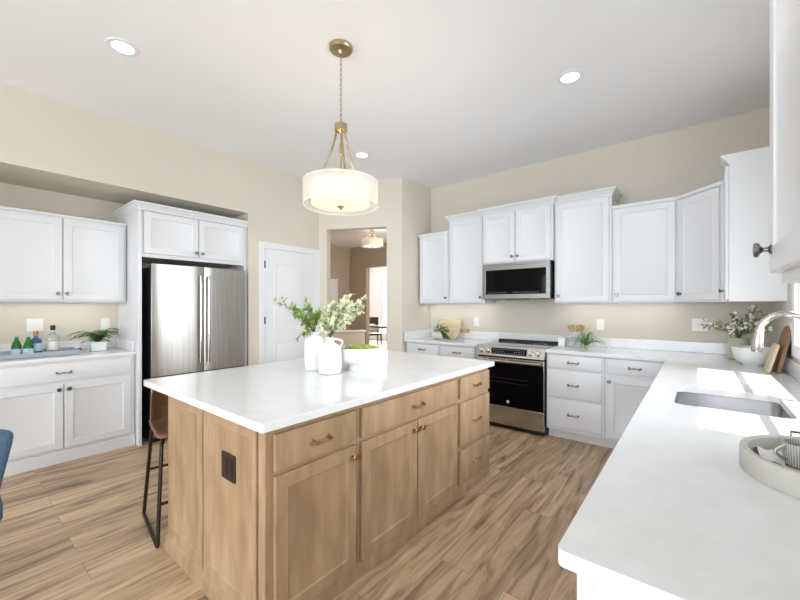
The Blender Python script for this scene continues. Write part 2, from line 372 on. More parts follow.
# window over the sink: casing, sash frames, panes
def window(name, x, y0, y1, z0, z1, axis='X', inward=-1):
    """axis X: the wall plane is x = const, the room lies on the inward side"""
    w = bpy.data.objects.new(name, None); COL.objects.link(w); w['kind'] = 'structure'
    w.location = (x, y1, z0) if axis == 'X' else (y0, x, z0)
    w.rotation_euler = (0, 0, -PI/2) if axis == 'X' else (0, 0, 0)
    W_, H_ = y1-y0, z1-z0; cw = 0.075
    b = B(); b.plate([(-cw, -cw), (W_+cw, -cw), (W_+cw, H_+cw), (-cw, H_+cw)], [[(0, 0), (W_, 0), (W_, H_), (0, H_)]], 0, 0.018, RX90)
    b.build('window_casing', 'trim', w, bevel=0.004)
    n = 2 if W_ > 1.2 else 1; ww = W_/n
    b = B()
    for k in range(n):
        for (a, c) in ((0, H_*0.5), (H_*0.5, H_)):
            f = 0.016
            b.plate([(k*ww, a), ((k+1)*ww, a), ((k+1)*ww, c), (k*ww, c)], [[(k*ww+f, a+f), ((k+1)*ww-f, a+f), ((k+1)*ww-f, c-f), (k*ww+f, c-f)]], -0.095, -0.075, RX90)
    b.build('window_sash', 'trim', w)
    return w
window('window_1', XW, WY0, WY1, WZ0, WZ1)
window('added_window', XW, -2.55, -0.85, 0.85, 2.18)  # invented window out of view, added along with the island fill lamp
window('window_2', 11.0, -9.9, -9.2, 0.25, 2.42, 'Y')

# ------------------------------------------------------------------ hardware
def knob_mesh(m):
    b = B(); mq = Matrix.Rotation(PI/2, 4, 'X')
    b.lathe([(0.011, 0), (0.011, 0.003), (0.0055, 0.006), (0.005, 0.014), (0.009, 0.018), (0.0155, 0.021), (0.0175, 0.025), (0.015, 0.030), (0.006, 0.031)], 20, (0, 0, 0), mq)
    return b.build('knob', m)
def pull_mesh(m, w=0.1):
    b = B(); pts = []
    for i in range(17):
        t = -1 + i/8; pts.append((t*w*0.5, -0.026 - 0.006*math.cos(t*PI/2) + (0.024 if abs(t) > 0.99 else 0.006*max(0, abs(t)-0.7)), 0.004*math.cos(t*PI) - 0.004))
    b.tube([(-w*0.5+0.004, 0, 0)] + [(x*0.98, y, z) for x, y, z in pts[1:-1]] + [(w*0.5-0.004, 0, 0)], [0.007] + [0.0052 + 0.0018*abs(-1+i/8) for i in range(1, 16)] + [0.007], 8)
    for s in (-1, 1):
        b.lathe([(0.009, 0), (0.009, 0.003), (0.006, 0.006), (0.004, 0.02)], 14, (s*(w*0.5-0.004), 0, 0), Matrix.Rotation(PI/2, 4, 'X'))
    b.ball((0, -0.032, -0.003), 0.0062, 2, (1.6, 1, 1))
    return b.build('handle', m)
HW = {}
def hardware(kind, m, parent, x, y, z):
    key = (kind, m)
    if key not in HW:
        o = knob_mesh(m) if kind == 'knob' else pull_mesh(m); HW[key] = o
    else:
        o = HW[key].copy(); COL.objects.link(o)
    o.parent = parent; o.location = (x, y, z)
    return o

# ------------------------------------------------------------------ cabinets
def shaker(w, h, t=0.02, st=0.058, rec=0.006):
    """front at y=-t, back at y=0, origin at lower left"""
    c = 0.0025; s2 = st+0.008
    R = lambda i, y: [(i, y, i), (w-i, y, i), (w-i, y, h-i), (i, y, h-i)]
    return B().loops([R(0, 0), R(0, -t+c), R(c, -t), R(st, -t), R(st+0.002, -t+0.003), R(s2-0.002, -t+rec-0.001), R(s2, -t+rec)])
def slabfront(w, h, t=0.02, c=0.006):
    R = lambda i, y: [(i, y, i), (w-i, y, i), (w-i, y, h-i), (i, y, h-i)]
    return B().loops([R(0, 0), R(0, -t+c*0.7), R(c*0.35, -t+c*0.2), R(c, -t)])
def crown(w, d, h, prof, left=True, right=True):
    lp = []
    for o, z in prof:
        l = -o if left else -0.0008; r = w+o if right else w+0.0008
        lp.append([(l, -o, h+z), (r, -o, h+z), (r, d, h+z), (l, d, h+z)])
    return B().loops(lp)
CROWN = [(0.001, -0.028), (0.006, -0.026), (0.006, -0.012), (0.012, -0.008), (0.018, 0.004), (0.036, 0.026), (0.046, 0.032), (0.046, 0.046), (0.042, 0.048)]
TRIM = [(0.001, -0.022), (0.012, -0.02), (0.012, -0.004), (0.016, 0.0), (0.016, 0.01), (0.014, 0.012)]
def cabinet(label, w, d, z0, z1, loc, rot, fronts, m='cab', hm='pewter', name='base_cabinet', cat='cabinet', group=None, toe=0.0, toe_h=0.1, top=None, tl=True, tr=True, rail=False, strip=0):
    t = thing(name, label, cat, loc, rot, group)
    box_obj('carcass', m, t, 0, w, 0, d, z0 + (toe_h if toe else 0), z1, bevel=0.0015)
    if toe: box_obj('toe_kick', m, t, 0, w, toe, d, z0, z0+toe_h, bevel=0)
    for fr in fronts:
        kind, x0, x1, a, c, hwp = fr
        f = (shaker(x1-x0, c-a) if kind == 'door' else slabfront(x1-x0, c-a))
        o = f.build('door' if kind == 'door' else 'drawer', m, t); o.location = (x0, -0.001, a)
        if hwp:
            hx, hz = hwp
            hardware('knob' if kind == 'door' else 'pull', hm, o, hx-x0, -0.02, hz-a)
    if top: crown(w, d, z1, top, tl, tr).build('crown_molding', m, t)
    if strip:
        B().box(0.03, w-0.03, d*0.45, d*0.45+0.025, z0-0.011, z0-0.0005).build('assumed_strip', 'linen', t)  # guessed fixture, added to go with the fill lamp below it
        p = Vector((w/2, d*0.45+0.012, z0-0.014)); p.rotate(Matrix.Rotation(rot, 3, 'Z')); dv = Vector((0, 0.45, -1)); dv.rotate(Matrix.Rotation(rot, 3, 'Z'))
        l = light('strip_fill', 'AREA', Vector(loc)+p, strip*w, (1, 0.97, 0.93), (0, 0, -1), w-0.08, 0.02)  # guessed under-cabinet lamp, added to brighten the wall behind the counter
        l.rotation_euler = (math.radians(24), 0, rot)
    if rail: B().box(0, w, -0.004, 0.018, z0-0.012, z0).build('light_rail', m, t, bevel=0.002)
    return t
R90 = PI/2
def P_drawer(x0, x1, a, c): return ('drawer', x0, x1, a, c, ((x0+x1)/2, (a+c)/2))
UB = 1.395
# --- range wall uppers (front plane y = 4.2, doors at 4.18)
UY = 4.2; UD = YW-UY
def upper(label, x0, x1, z0, z1, fronts, top=None, tl=True, tr=True, y=UY, group='white wall cabinets'):
    f = [(k, a-x0, b_-x0, c, d_, (h[0]-x0, h[1]) if h else None) for (k, a, b_, c, d_, h) in fronts]
    return cabinet(label, x1-x0, YW-y, z0, z1, (x0, y, 0), 0, f, name='wall_cabinet', cat='cabinet', top=top, tl=tl, tr=tr, strip=0.8 if z0 < 1.5 else 0)
upper('short white wall cabinet in the far corner, lowest and leftmost beside the microwave group', -3.045, -2.56, UB, 2.35,
      [('door', -3.02, -2.575, UB+0.015, 2.325, (-2.60, UB+0.075))], TRIM, True, False)
upper('tall narrow white wall cabinet with crown just left of the microwave', -2.558, -2.052, UB, 2.5,
      [('door', -2.54, -2.07, UB+0.015, 2.462, (-2.095, UB+0.075))], CROWN, True, False)
upper('white two-door wall cabinet with crown directly over the microwave', -2.05, -1.222, 1.865, 2.5,
      [('door', -2.03, -1.642, 1.88, 2.462, (-1.672, 1.935)), ('door', -1.632, -1.242, 1.88, 2.462, (-1.602, 1.935))], CROWN, True, True, y=4.15)
upper('tall wide white wall cabinet with crown just right of the microwave', -1.218, -0.668, UB, 2.5,
      [('door', -1.198, -0.69, UB+0.015, 2.462, (-1.168, UB+0.075))], CROWN, False, True)
upper('short white wall cabinet between the crowned one and the diagonal corner cabinet', -0.664, -0.137, UB, 2.35,
      [('door', -0.645, -0.157, UB+0.015, 2.325, (-0.62, UB+0.075))], TRIM, False, False)
# --- diagonal corner wall cabinet
dc = thing('corner_wall_cabinet', 'diagonal white wall cabinet filling the corner above the bowl', 'cabinet', (-0.135, UY, 0), -PI/4)
dp0, dp1 = Vector((-0.135, UY)), Vector((0.155, 3.91)); dl = (dp1-dp0).length
toL = lambda x, y: tuple((Matrix.Rotation(PI/4, 2) @ (Vector((x, y))-dp0)))
pent = [toL(-0.135, UY), toL(0.155, 3.91), toL(XW, 3.91), toL(XW, YW), toL(-0.135, YW)]
B().plate(pent, z0=UB, z1=2.35).build('carcass', 'cab', dc)
pc = [(-0.006, -0.016), (dl+0.006, -0.016)] + pent[2:]
B().plate(pc, z0=2.33, z1=2.362).build('crown_molding', 'cab', dc, bevel=0.003)
o = shaker(dl-0.03, 0.91).build('door', 'cab', dc); o.location = (0.015, -0.001, UB+0.015); hardware('knob', 'pewter', o, 0.03, -0.02, 0.06)
# --- tall end cabinet on the sink wall; faces -X
cabinet('crowned white wall cabinet on the sink wall, its plain end panel facing the camera', 0.235, XW-0.183, UB, 2.445, (0.183, 3.905, 0), -R90,
        [('door', 0.015, 0.222, UB+0.015, 2.41, (0.045, UB+0.085))], name='wall_cabinet', top=CROWN, tl=False, tr=False)
# --- near cabinet on the sink wall
cabinet('nearest white wall cabinet at the right edge, its round knob sticking out', 0.92, XW-0.152, 1.413, 2.5, (0.152, 1.225, 0), -R90,
        [('door', 0.012, 0.452, 1.438, 2.462, (0.045, 1.49)), ('door', 0.462, 0.905, 1.438, 2.462, (0.87, 1.475))], name='wall_cabinet', top=CROWN, tl=True, tr=True)

# --- range wall bases
BY = 3.925; BD = YW-BY; DT = 0.866
def base(label, x0, x1, fronts, loc=None, rot=0, d=BD, **kw):
    f = [(k, a-x0, b_-x0, c, d_, (h[0]-x0, h[1]) if h else None) for (k, a, b_, c, d_, h) in fronts]
    return cabinet(label, x1-x0, d, 0, 0.883, loc or (x0, BY, 0), rot, f, toe=kw.pop('toe', 0.075), **kw)
def fr_dd(x0, x1, kx): return [P_drawer(x0, x1, 0.73, DT), ('door', x0, x1, 0.125, 0.70, (kx, 0.655))]
base('white base cabinet in the far corner, left of its twin beside the range', -3.07, -2.535, fr_dd(-3.03, -2.555, -2.585))
base('white base cabinet directly left of the range, under the round board', -2.533, -2.002, fr_dd(-2.51, -2.03, -2.06))
base('white base cabinet of three drawers directly right of the range', -1.218, -0.685,
     [P_drawer(-1.208, -0.705, 0.73, DT), P_drawer(-1.208, -0.705, 0.44, 0.71), P_drawer(-1.208, -0.705, 0.135, 0.42)])
base('white base cabinet with one drawer over one door, next to the inner corner', -0.683, -0.182, fr_dd(-0.663, -0.215, -0.64))
# --- sink run (faces -X); local x runs towards -Y
def sbase(label, ya, yb, fronts, h=0.883):
    t = cabinet(label, ya-yb, XW+0.16, 0, h, (-0.16, ya, 0), -R90, fronts, toe=0.075)
    return t
wd = 3.90-2.78
sbase('white corner base cabinet on the sink wall, behind the counter edge', 3.90, 2.782, [('door', 0.35, wd-0.02, 0.125, 0.70, (0.40, 0.655)), P_drawer(0.35, wd-0.02, 0.73, DT)])
sbase('white sink base cabinet under the sink bowl', 2.78, 1.902, [('door', 0.02, 0.434, 0.125, 0.70, (0.40, 0.655)), ('door', 0.444, 0.858, 0.125, 0.70, (0.478, 0.655)), ('drawer', 0.02, 0.858, 0.73, DT, None)], h=0.66)
t = sbase('white end base cabinet with panelled end at the nearest counter corner', 1.90, 0.74,
      [('door', 0.02, 0.57, 0.125, 0.70, (0.54, 0.655)), ('door', 0.58, 1.14, 0.125, 0.70, (0.61, 0.655)), P_drawer(0.02, 0.57, 0.73, DT), P_drawer(0.58, 1.14, 0.73, DT)])
o = shaker(0.58, 0.77, 0.012, 0.05, 0.006).build('end_panel', 'cab', t); o.location = (1.161, 0.015, 0.105); o.rotation_euler = (0, 0, R90)

# --- left alcove
LX = -4.3
def lcab(label, y0, y1, d, z0, z1, x, fronts, **kw):
    f = [(k, a-y0, b_-y0, c, d_, (h[0]-y0, h[1]) if h else None) for (k, a, b_, c, d_, h) in fronts]
    return cabinet(label, y1-y0, d, z0, z1, (x, y0, 0), R90, f, **kw)
t = lcab('white base cabinet with a wide drawer under the bottle tray, left of the fridge', 0.12, 1.162, 0.598, 0, 0.883, LX,
     [P_drawer(0.155, 1.125, 0.71, 0.862), ('door', 0.155, 0.636, 0.125, 0.685, (0.607, 0.64)), ('door', 0.644, 1.125, 0.125, 0.685, (0.673, 0.64))])
B().box(0, 1.042, -0.021, 0, 0, 0.1).build('base_molding', 'cab', t, bevel=0.003)
lcab('white two-door wall cabinet over the bottle tray in the alcove', 0.17, 1.162, 0.328, 1.4, 2.195, -4.57,
     [('door', 0.205, 0.668, 1.418, 2.165, (0.64, 1.475)), ('door', 0.678, 1.14, 1.418, 2.165, (0.706, 1.475))], name='wall_cabinet', strip=0.8, top=[(0.001, -0.012), (0.012, -0.01), (0.012, 0.008), (0.01, 0.01)], tl=False, tr=False)
# fridge surround
fs = thing('fridge_cabinet', 'white crowned cabinet boxing in the refrigerator, two doors above it', 'cabinet', (-4.235, 1.168, 0), R90)
box_obj('side_panel', 'cab', fs, 0, 0.03, -0.02, 0.66, 0, 2.33)
box_obj('side_panel', 'cab', fs, 1.082, 1.112, 0, 0.66, 0, 2.33)
box_obj('carcass', 'cab', fs, 0.031, 1.081, 0, 0.66, 1.845, 2.33)
for i, (a, c, k) in enumerate(((0.05, 0.553, 0.525), (0.563, 1.066, 0.591))):
    o = shaker(c-a, 0.41).build('door', 'cab', fs); o.location = (a, -0.001, 1.885); hardware('knob', 'pewter', o, k-a, -0.02, 0.045)
lp = []
for o_, z in CROWN: lp.append([(-o_, -0.02-o_*0.8, 2.33+z), (1.112, -0.02-o_*0.8, 2.33+z), (1.112, 0.66, 2.33+z), (-o_, 0.66, 2.33+z)])
B().loops(lp).build('crown_molding', 'cab', fs)

# ------------------------------------------------------------------ worktops
def worktop(name, label, outer, holes=()):
    t = thing(name, label, 'worktop', (outer[0][0], outer[0][1], 0.884))
    ox, oy = outer[0]
    sh = lambda l: [(x-ox, y-oy) for x, y in l]
    B().plate(sh(outer), [sh(h) for h in holes], 0, 0.03).build('slab', 'quartz', t, bevel=0.004, seg=3)
    return t, ox, oy
def splash(t, ox, oy, x0, x1, y0, y1): B().box(x0-ox, x1-ox, y0-oy, y1-oy, 0.0305, 0.132).build('backsplash', 'quartz', t, bevel=0.003)
SX = -0.2026
rc = [(SX+0.014-0.014*math.cos(PI/2*i/5), 0.707+0.014-0.014*math.sin(PI/2*i/5)) for i in range(6)]
outer = rc + [(XW, 0.707), (XW, YW), (-1.221, YW), (-1.221, 3.885), (SX, 3.885)]
t, ox, oy = worktop('corner_worktop', 'long white quartz worktop holding the sink and turning the corner to the range', outer, [rrect(-0.085, 0.31, 2.10, 2.585, 0.04)])
splash(t, ox, oy, -1.221, XW-0.02, YW-0.02, YW); splash(t, ox, oy, XW-0.02, XW, 0.707, YW-0.02)
t, ox, oy = worktop('worktop', 'short white quartz worktop in the far corner left of the range', [(-3.078, YW), (-3.078, 3.885), (-2.0, 3.885), (-2.0, YW)])
splash(t, ox, oy, -3.058, -2.0, YW-0.02, YW); splash(t, ox, oy, -3.078, -3.058, 3.89, YW)
t, ox, oy = worktop('worktop', 'white worktop under the bottle tray and fern left of the fridge', [(-4.277, 0.12), (-4.277, 1.166), (XA, 1.166), (XA, 0.12)])
splash(t, ox, oy, XA, XA+0.02, 0.12, 1.144); splash(t, ox, oy, XA, -4.31, 1.146, 1.166)
# backsplash behind the range belongs to the wall side run
bs = B().box(-1.999, -1.222, YW-0.02, YW, 0.9145, 1.016).build('backsplash_panel', 'quartz', bevel=0.003); tag(bs, 'white quartz backsplash strip behind the cooktop', 'backsplash')

# ------------------------------------------------------------------ island
IX, IY0, IY1 = -1.322, 0.80, 2.768
def icab(label, y0, y1, fronts):
    f = [(k, a-y0, b_-y0, c, d_, (h[0]-y0, h[1]) if h else None) for (k, a, b_, c, d_, h) in fronts]
    t = cabinet(label, y1-y0, 0.6, 0.0, 0.878, (IX, y0, 0), R90, f, m='maple', hm='bronze', name='island_cabinet', cat='cabinet')
    w = y1-y0
    B().loops([[(0, 0, 0), (w, 0, 0), (w, 0, 0.075), (0, 0, 0.075)], [(0, -0.008, 0), (w, -0.008, 0), (w, -0.008, 0.055), (0, -0.008, 0.055)], [(0, -0.01, 0), (w, -0.01, 0), (w, -0.01, 0.05), (0, -0.01, 0.05)]]).build('base_molding', 'maple', t)
    return t
icab('brown wood island cabinet with one drawer over one door, nearest the camera', IY0, 1.287, [P_drawer(0.822, 1.268, 0.70, 0.848), ('door', 0.822, 1.268, 0.085, 0.678, (1.243, 0.632))])
icab('brown wood island cabinet with one wide drawer over two doors, middle of the island', 1.289, 2.262, [P_drawer(1.31, 2.24, 0.70, 0.848), ('door', 1.31, 1.77, 0.085, 0.678, (1.742, 0.632)), ('door', 1.778, 2.24, 0.085, 0.678, (1.806, 0.632))])
icab('brown wood island cabinet of three stacked drawers, nearest the range', 2.264, IY1, [P_drawer(2.287, 2.752, 0.70, 0.848), P_drawer(2.287, 2.752, 0.362, 0.668), P_drawer(2.287, 2.752, 0.085, 0.33)])
ib = thing('island_paneling', 'brown wood island end and back paneling with two recessed end panels', 'island panel', (-2.307, IY0, 0))
# body behind the cabinets, local x towards +X, y towards +Y
box_obj('core', 'maple', ib, 0, 0.384, 0, IY1-IY0, 0, 0.878)
for (x0, x1) in ((0.004, 0.438), (0.452, 0.93)):
    o = shaker(x1-x0, 0.79, 0.02, 0.055).build('end_panel', 'maple', ib); o.location = (x0, -0.001, 0.082)
box_obj('corner_post', 'maple', ib, 0.934, 0.984, -0.012, -0.001, 0.082, 0.878)
w = 0.985
B().loops([[(-0.004, -0.001, 0), (w, -0.001, 0), (w, -0.001, 0.1), (-0.004, -0.001, 0.1)], [(-0.01, -0.024, 0), (w+0.008, -0.024, 0), (w+0.008, -0.024, 0.078), (-0.01, -0.024, 0.078)], [(-0.012, -0.034, 0), (w+0.01, -0.034, 0), (w+0.01, -0.034, 0.07), (-0.012, -0.034, 0.07)]]).build('base_molding', 'maple', ib)
for k in range(3):
    o = shaker(0.6, 0.77, 0.018, 0.055).build('back_panel', 'maple', ib); o.location = (-0.001, 0.64+0.65*k, 0.1); o.rotation_euler = (0, 0, -R90)
t = thing('island_worktop', 'white quartz slab topping the brown wood island', 'worktop', (-1.94, 1.77, 0.884))
B().plate(rrect(-2.61+1.94, -1.273+1.94, 0.747-1.77, 2.791-1.77, 0.012, 3), z0=-0.005, z1=0.03).build('slab', 'quartz', t, bevel=0.004, seg=3)

# outlets
def outlet(label, loc, rot, m='outlet', w=0.075, h=0.118, switch=False, group=None):
    t = thing('wall_outlet', label, 'outlet', loc, rot, group)
    b = B(); b.plate(rrect(-w/2, w/2, -h/2, h/2, 0.006, 3), z0=0, z1=0.006, mtx=RX90); b.build('plate', m, t, bevel=0.0015)
    n = max(1, round(w/0.06))
    for k in range(n):
        cx = (k-(n-1)/2)*0.046
        b = B(); b.plate(rrect(cx-0.0165, cx+0.0165, -0.034, 0.034, 0.004, 3), z0=0.006, z1=0.0085, mtx=RX90); b.build('socket', m, t)
    return t
outlet('dark brown outlet plate set in the island end panel', (-1.607, 0.7845, 0.652), 0, 'brownplate', 0.12, 0.118)
outlet('white outlet on the range wall above the light cutting board', (-2.33, YW, 1.145), 0)
outlet('white outlet on the range wall right of the utensil crock', (-0.83, YW, 1.155), 0)
outlet('white outlet on the range wall left of the blossom vase', (0.017, YW, 1.18), 0, w=0.115)
outlet('white outlet on the sink wall above the leaning boards', (XW, 3.50, 1.2), -R90, w=0.115)
outlet('white outlet in the alcove behind the bottles', (XA, 0.527, 1.18), R90, w=0.115)
outlet('white outlet in the alcove behind the fern', (XA, 1.06, 1.17), R90)

# ------------------------------------------------------------------ refrigerator
fr = thing('refrigerator', 'stainless french-door refrigerator in the white surround', 'refrigerator', (-4.14, 1.262, 0), R90)
# local x 0..0.97, front at y=-0.0 for doors
FW = 0.965
box_obj('body', 'fridgeside', fr, 0.008, FW-0.008, 0.055, 0.70, 0.02, 1.75, bevel=0.004)
def bowed(x0, x1, z0, z1, bow=0.014, t=0.05):
    n = 10; lp = []
    for i in range(n+1):
        x = x0 + (x1-x0)*i/n; q = (2*(x-(FW/2))/FW)
        y = 0.018*q*q
        e = 0.006 if i in (0, n) else 0
        lp.append([(x, y+e, z0), (x, t, z0), (x, t, z1), (x, y+e, z1)])
    return B().loops(lp)
def bar_handle(parent, x, z0, z1):
    b = B(); pts = []
    for i in range(13):
        q = i/12; pts.append((x, -0.035-0.014*math.sin(q*PI), z0+(z1-z0)*q))
    b.tube([(x, 0.0, z0+0.012)] + pts + [(x, 0.0, z1-0.012)], 0.0115, 10)
    b.build('handle', 'chrome', parent)
for (x0, x1, hx) in ((0, FW/2-0.003, FW/2-0.042), (FW/2+0.003, FW, FW/2+0.042)):
    o = bowed(x0, x1, 0.66, 1.78).build('door', 'steel', fr, bevel=0.003); bar_handle(o, hx, 0.76, 1.68)
    b = B(); xx = x0+0.05 if hx < FW/2 else x1-0.05
    b.box(xx-0.04, xx+0.04, 0.045, 0.12, 1.7505, 1.775); b.build('hinge_cover', 'fridgeside', fr, bevel=0.004)
o = bowed(0, FW, 0.06, 0.65).build('freezer_drawer', 'steel', fr, bevel=0.003)
b = B(); b.tube([(0.1, 0.0, 0.57), (0.11, -0.045, 0.57), (FW-0.11, -0.045, 0.57), (FW-0.1, 0.0, 0.57)], 0.011, 10); b.build('handle', 'chrome', o)
b = B(); b.lathe([(0.016, 0), (0.016, 0.002)], 20, (FW-0.06, 0.014, 1.715), Matrix.Rotation(PI/2, 4, 'X')); b.build('badge', 'mark', fr)
B().box(0.01, FW-0.01, 0.07, 0.1, 0.0, 0.06).build('kick_grille', 'black', fr)

# ------------------------------------------------------------------ range
rg = thing('range', 'stainless slide-in electric range with black glass oven door', 'range', (-1.996, 3.865, 0))
RW = 0.77
box_obj('body', 'fridgeside', rg, 0.002, RW-0.002, 0.045, 0.62, 0.03, 0.895, bevel=0.002)
b = B()
b.loops([[(x, 0.0, 0.80), (x, 0.05, 0.80), (x, 0.075, 0.918), (x, 0.032, 0.918)] for x in (0, RW)]); b.build('control_panel', 'steelh', rg, bevel=0.004)
pn = Vector((0, -0.118, 0.032)).normalized(); px = Matrix.Rotation(math.atan2(0.032, 0.118), 4, 'X')
pm = lambda x, k: Matrix.Translation((x, 0.032*k, 0.80+0.118*k)) @ px.inverted()
b = B(); b.plate([(-0.2, -0.036), (0.2, -0.036), (0.2, 0.036), (-0.2, 0.036)], z0=0.0002, z1=0.003, mtx=pm(RW/2, 0.5) @ RX90); dsp = b.build('display', 'blackglass', rg)
b = B()
for r_ in range(3):
    for k in range(14):
        if r_ == 1 and 5 <= k <= 8: continue
        b.plate([(-0.18+k*0.0265, -0.026+r_*0.021), (-0.168+k*0.0265, -0.026+r_*0.021), (-0.168+k*0.0265, -0.019+r_*0.021), (-0.18+k*0.0265, -0.019+r_*0.021)], z0=0.003, z1=0.0034, mtx=pm(RW/2, 0.5) @ RX90)
b.build('display_marks', 'digits', dsp)
for x in (0.06, 0.145, RW-0.145, RW-0.06):
    b = B(); b.lathe([(0.031, 0.0), (0.031, 0.004), (0.026, 0.006), (0.024, 0.03), (0.02, 0.034)], 24, (0, 0, 0), pm(x, 0.5) @ Matrix.Rotation(PI/2, 4, 'X'))
    kb = b.build('knob', 'chrome', rg)
    b = B(); b.box(-0.006, 0.006, -0.02, 0.02, 0.03, 0.042, mtx=pm(x, 0.5) @ Matrix.Rotation(PI/2, 4, 'X')); b.build('knob_grip', 'chrome', kb, bevel=0.002)
b = B(); b.box(0.0, RW, 0.076, 0.62, 0.896, 0.919); b.build('cooktop', 'cooktop', rg, bevel=0.004)
for (x, y, r) in ((0.2, 0.22, 0.1), (0.57, 0.22, 0.115), (0.2, 0.47, 0.08), (0.57, 0.47, 0.08)):
    b = B(); n = 40
    b.plate([(x+r*math.cos(2*PI*i/n), y+r*math.sin(2*PI*i/n)) for i in range(n)], [[(x+(r-0.004)*math.cos(2*PI*i/n), y+(r-0.004)*math.sin(2*PI*i/n)) for i in range(n)]], 0.9192, 0.9196); b.build('burner_ring', 'mark', rg)
B().box(0.02, RW-0.02, 0.575, 0.625, 0.9195, 0.945).build('rear_vent', 'black', rg, bevel=0.004)
od = B().box(0.004, RW-0.004, 0.002, 0.044, 0.262, 0.785).build('oven_door', 'steelh', rg, bevel=0.004)
B().box(0.006, RW-0.006, -0.003, 0.0015, 0.264, 0.735).build('door_glass', 'blackglass', od, bevel=0.002)
b = B()
for z in (0.52, 0.565): b.tube([(0.17, -0.0034, z), (RW-0.17, -0.0034, z)], 0.0012, 6)
b.build('rack_lines', 'pewter', od)
b = B(); b.tube([(0.03, -0.045, 0.757), (RW-0.03, -0.045, 0.757)], 0.015, 12, flat=1.0); b.box(0.035, 0.06, -0.045, 0.003, 0.748, 0.766); b.box(RW-0.06, RW-0.035, -0.045, 0.003, 0.748, 0.766); b.build('handle', 'steelh', od)
b = B(); b.lathe([(0.016, 0), (0.016, 0.002)], 24, (RW/2, -0.003, 0.315), Matrix.Rotation(PI/2, 4, 'X')); bd = b.build('badge', 'outlet', od)
n = 30; b = B(); b.plate([(0.0135*math.cos(2*PI*i/n), 0.0135*math.sin(2*PI*i/n)) for i in range(n)], [[(0.0118*math.cos(2*PI*i/n), 0.0118*math.sin(2*PI*i/n)) for i in range(n)]], 0.002, 0.0024, Matrix.Translation((RW/2, -0.003, 0.315)) @ RX90); b.build('badge_ring', 'black', bd)
dw = B().box(0.004, RW-0.004, 0.0, 0.044, 0.055, 0.255).build('storage_drawer', 'steelh', rg, bevel=0.004)
for x in (0.05, RW-0.05):
    for y in (0.09, 0.56): B().lathe([(0.02, 0), (0.02, 0.006), (0.01, 0.008), (0.01, 0.03)], 14, (x, y, 0)).build('foot', 'black', rg)
B().box(0.01, RW-0.01, 0.05, 0.07, 0.005, 0.05).build('kick_plate', 'black', rg)

# ------------------------------------------------------------------ microwave
mw = thing('microwave', 'stainless over-the-range microwave hung under the two-door wall cabinet', 'microwave', (-2.03, 4.115, 1.445))
MW, MH = 0.79, 0.415
box_obj('body', 'fridgeside', mw, 0.0, MW, 0.03, 0.41, 0, MH, bevel=0.003)
fo = B(); fo.plate([(0, 0), (MW, 0), (MW, MH), (0, MH)], [[(0.035, 0.055), (MW-0.045, 0.055), (MW-0.045, MH-0.075), (0.035, MH-0.075)]], -0.03, 0.002, RX90)
fo = fo.build('door_frame', 'steeldark', mw, bevel=0.003)
B().box(0.034, MW-0.044, 0.006, 0.028, 0.054, MH-0.074).build('door_glass', 'blackglass', mw)
b = B()
for k in range(22):
    if k in (9, 10): continue
    b.box(0.06+k*0.028, 0.074+k*0.028, 0.0052, 0.0058, 0.068, 0.073); b.box(0.06+k*0.028, 0.07+k*0.028, 0.0052, 0.0058, 0.08, 0.083)
b.build('button_marks', 'digits', mw)
B().box(0.28, 0.55, 0.0, 0.06, -0.012, -0.001).build('vent_lip', 'black', mw)
b = B()
for k in range(24): b.box(0.1+k*0.022, 0.112+k*0.022, -0.0035, -0.0021, MH-0.03, MH-0.024)
b.build('vent_slots', 'black', mw)

# ------------------------------------------------------------------ sink and faucet
sk = thing('kitchen_sink', 'undermount stainless sink bowl let into the sink-wall worktop', 'sink', (0.1125, 2.3425, 0.883))
w2, l2 = 0.205, 0.25; lp = []
for (i, z, r) in ((-0.018, -0.001, 0.05), (0, -0.001, 0.04), (0.0, -0.004, 0.04), (0.004, -0.16, 0.04), (0.014, -0.19, 0.045), (0.04, -0.205, 0.05)):
    lp.append([(x, y, z) for x, y in rrect(-w2+i, w2-i, -l2+i, l2-i, r)])
B().loops(lp, False, True).build('basin', 'sinksteel', sk)
B().lathe([(0.045, 0), (0.045, 0.002), (0.03, 0.003), (0.028, -0.002)], 24, (0, 0, -0.2045)).build('drain', 'chrome', sk)
fc = thing('faucet', 'polished nickel gooseneck faucet standing behind the sink', 'faucet', (0.395, 2.34, 0.915))
B().lathe([(0.03, 0), (0.03, 0.006), (0.024, 0.012), (0.022, 0.07), (0.019, 0.085)], 28).build('base', 'chrome', fc)
pts = [(0, 0, 0.07), (0, 0, 0.2), (0, 0, 0.3)]
R_ = 0.088
for i in range(1, 15):
    a = PI*i/14*0.96; pts.append((-R_+R_*math.cos(a), -0.0, 0.325+R_*math.sin(a)))
ex, ez = pts[-1][0], pts[-1][2]
B().tube(pts, 0.0145, 14).build('spout', 'chrome', fc)
B().tube([(ex, 0, ez+0.004), (ex-0.003, 0, ez-0.03), (ex-0.007, 0, ez-0.09), (ex-0.008, 0, ez-0.10)], [0.0165, 0.0185, 0.0215, 0.019], 16).build('spray_head', 'chrome', fc)
b = B(); b.tube([(0, -0.015, 0.055), (0, -0.045, 0.06)], 0.011, 12); b.tube([(0, -0.042, 0.06), (0.0, -0.055, 0.1), (0.0, -0.06, 0.14)], [0.007, 0.006, 0.005], 10); b.build('lever', 'chrome', fc)

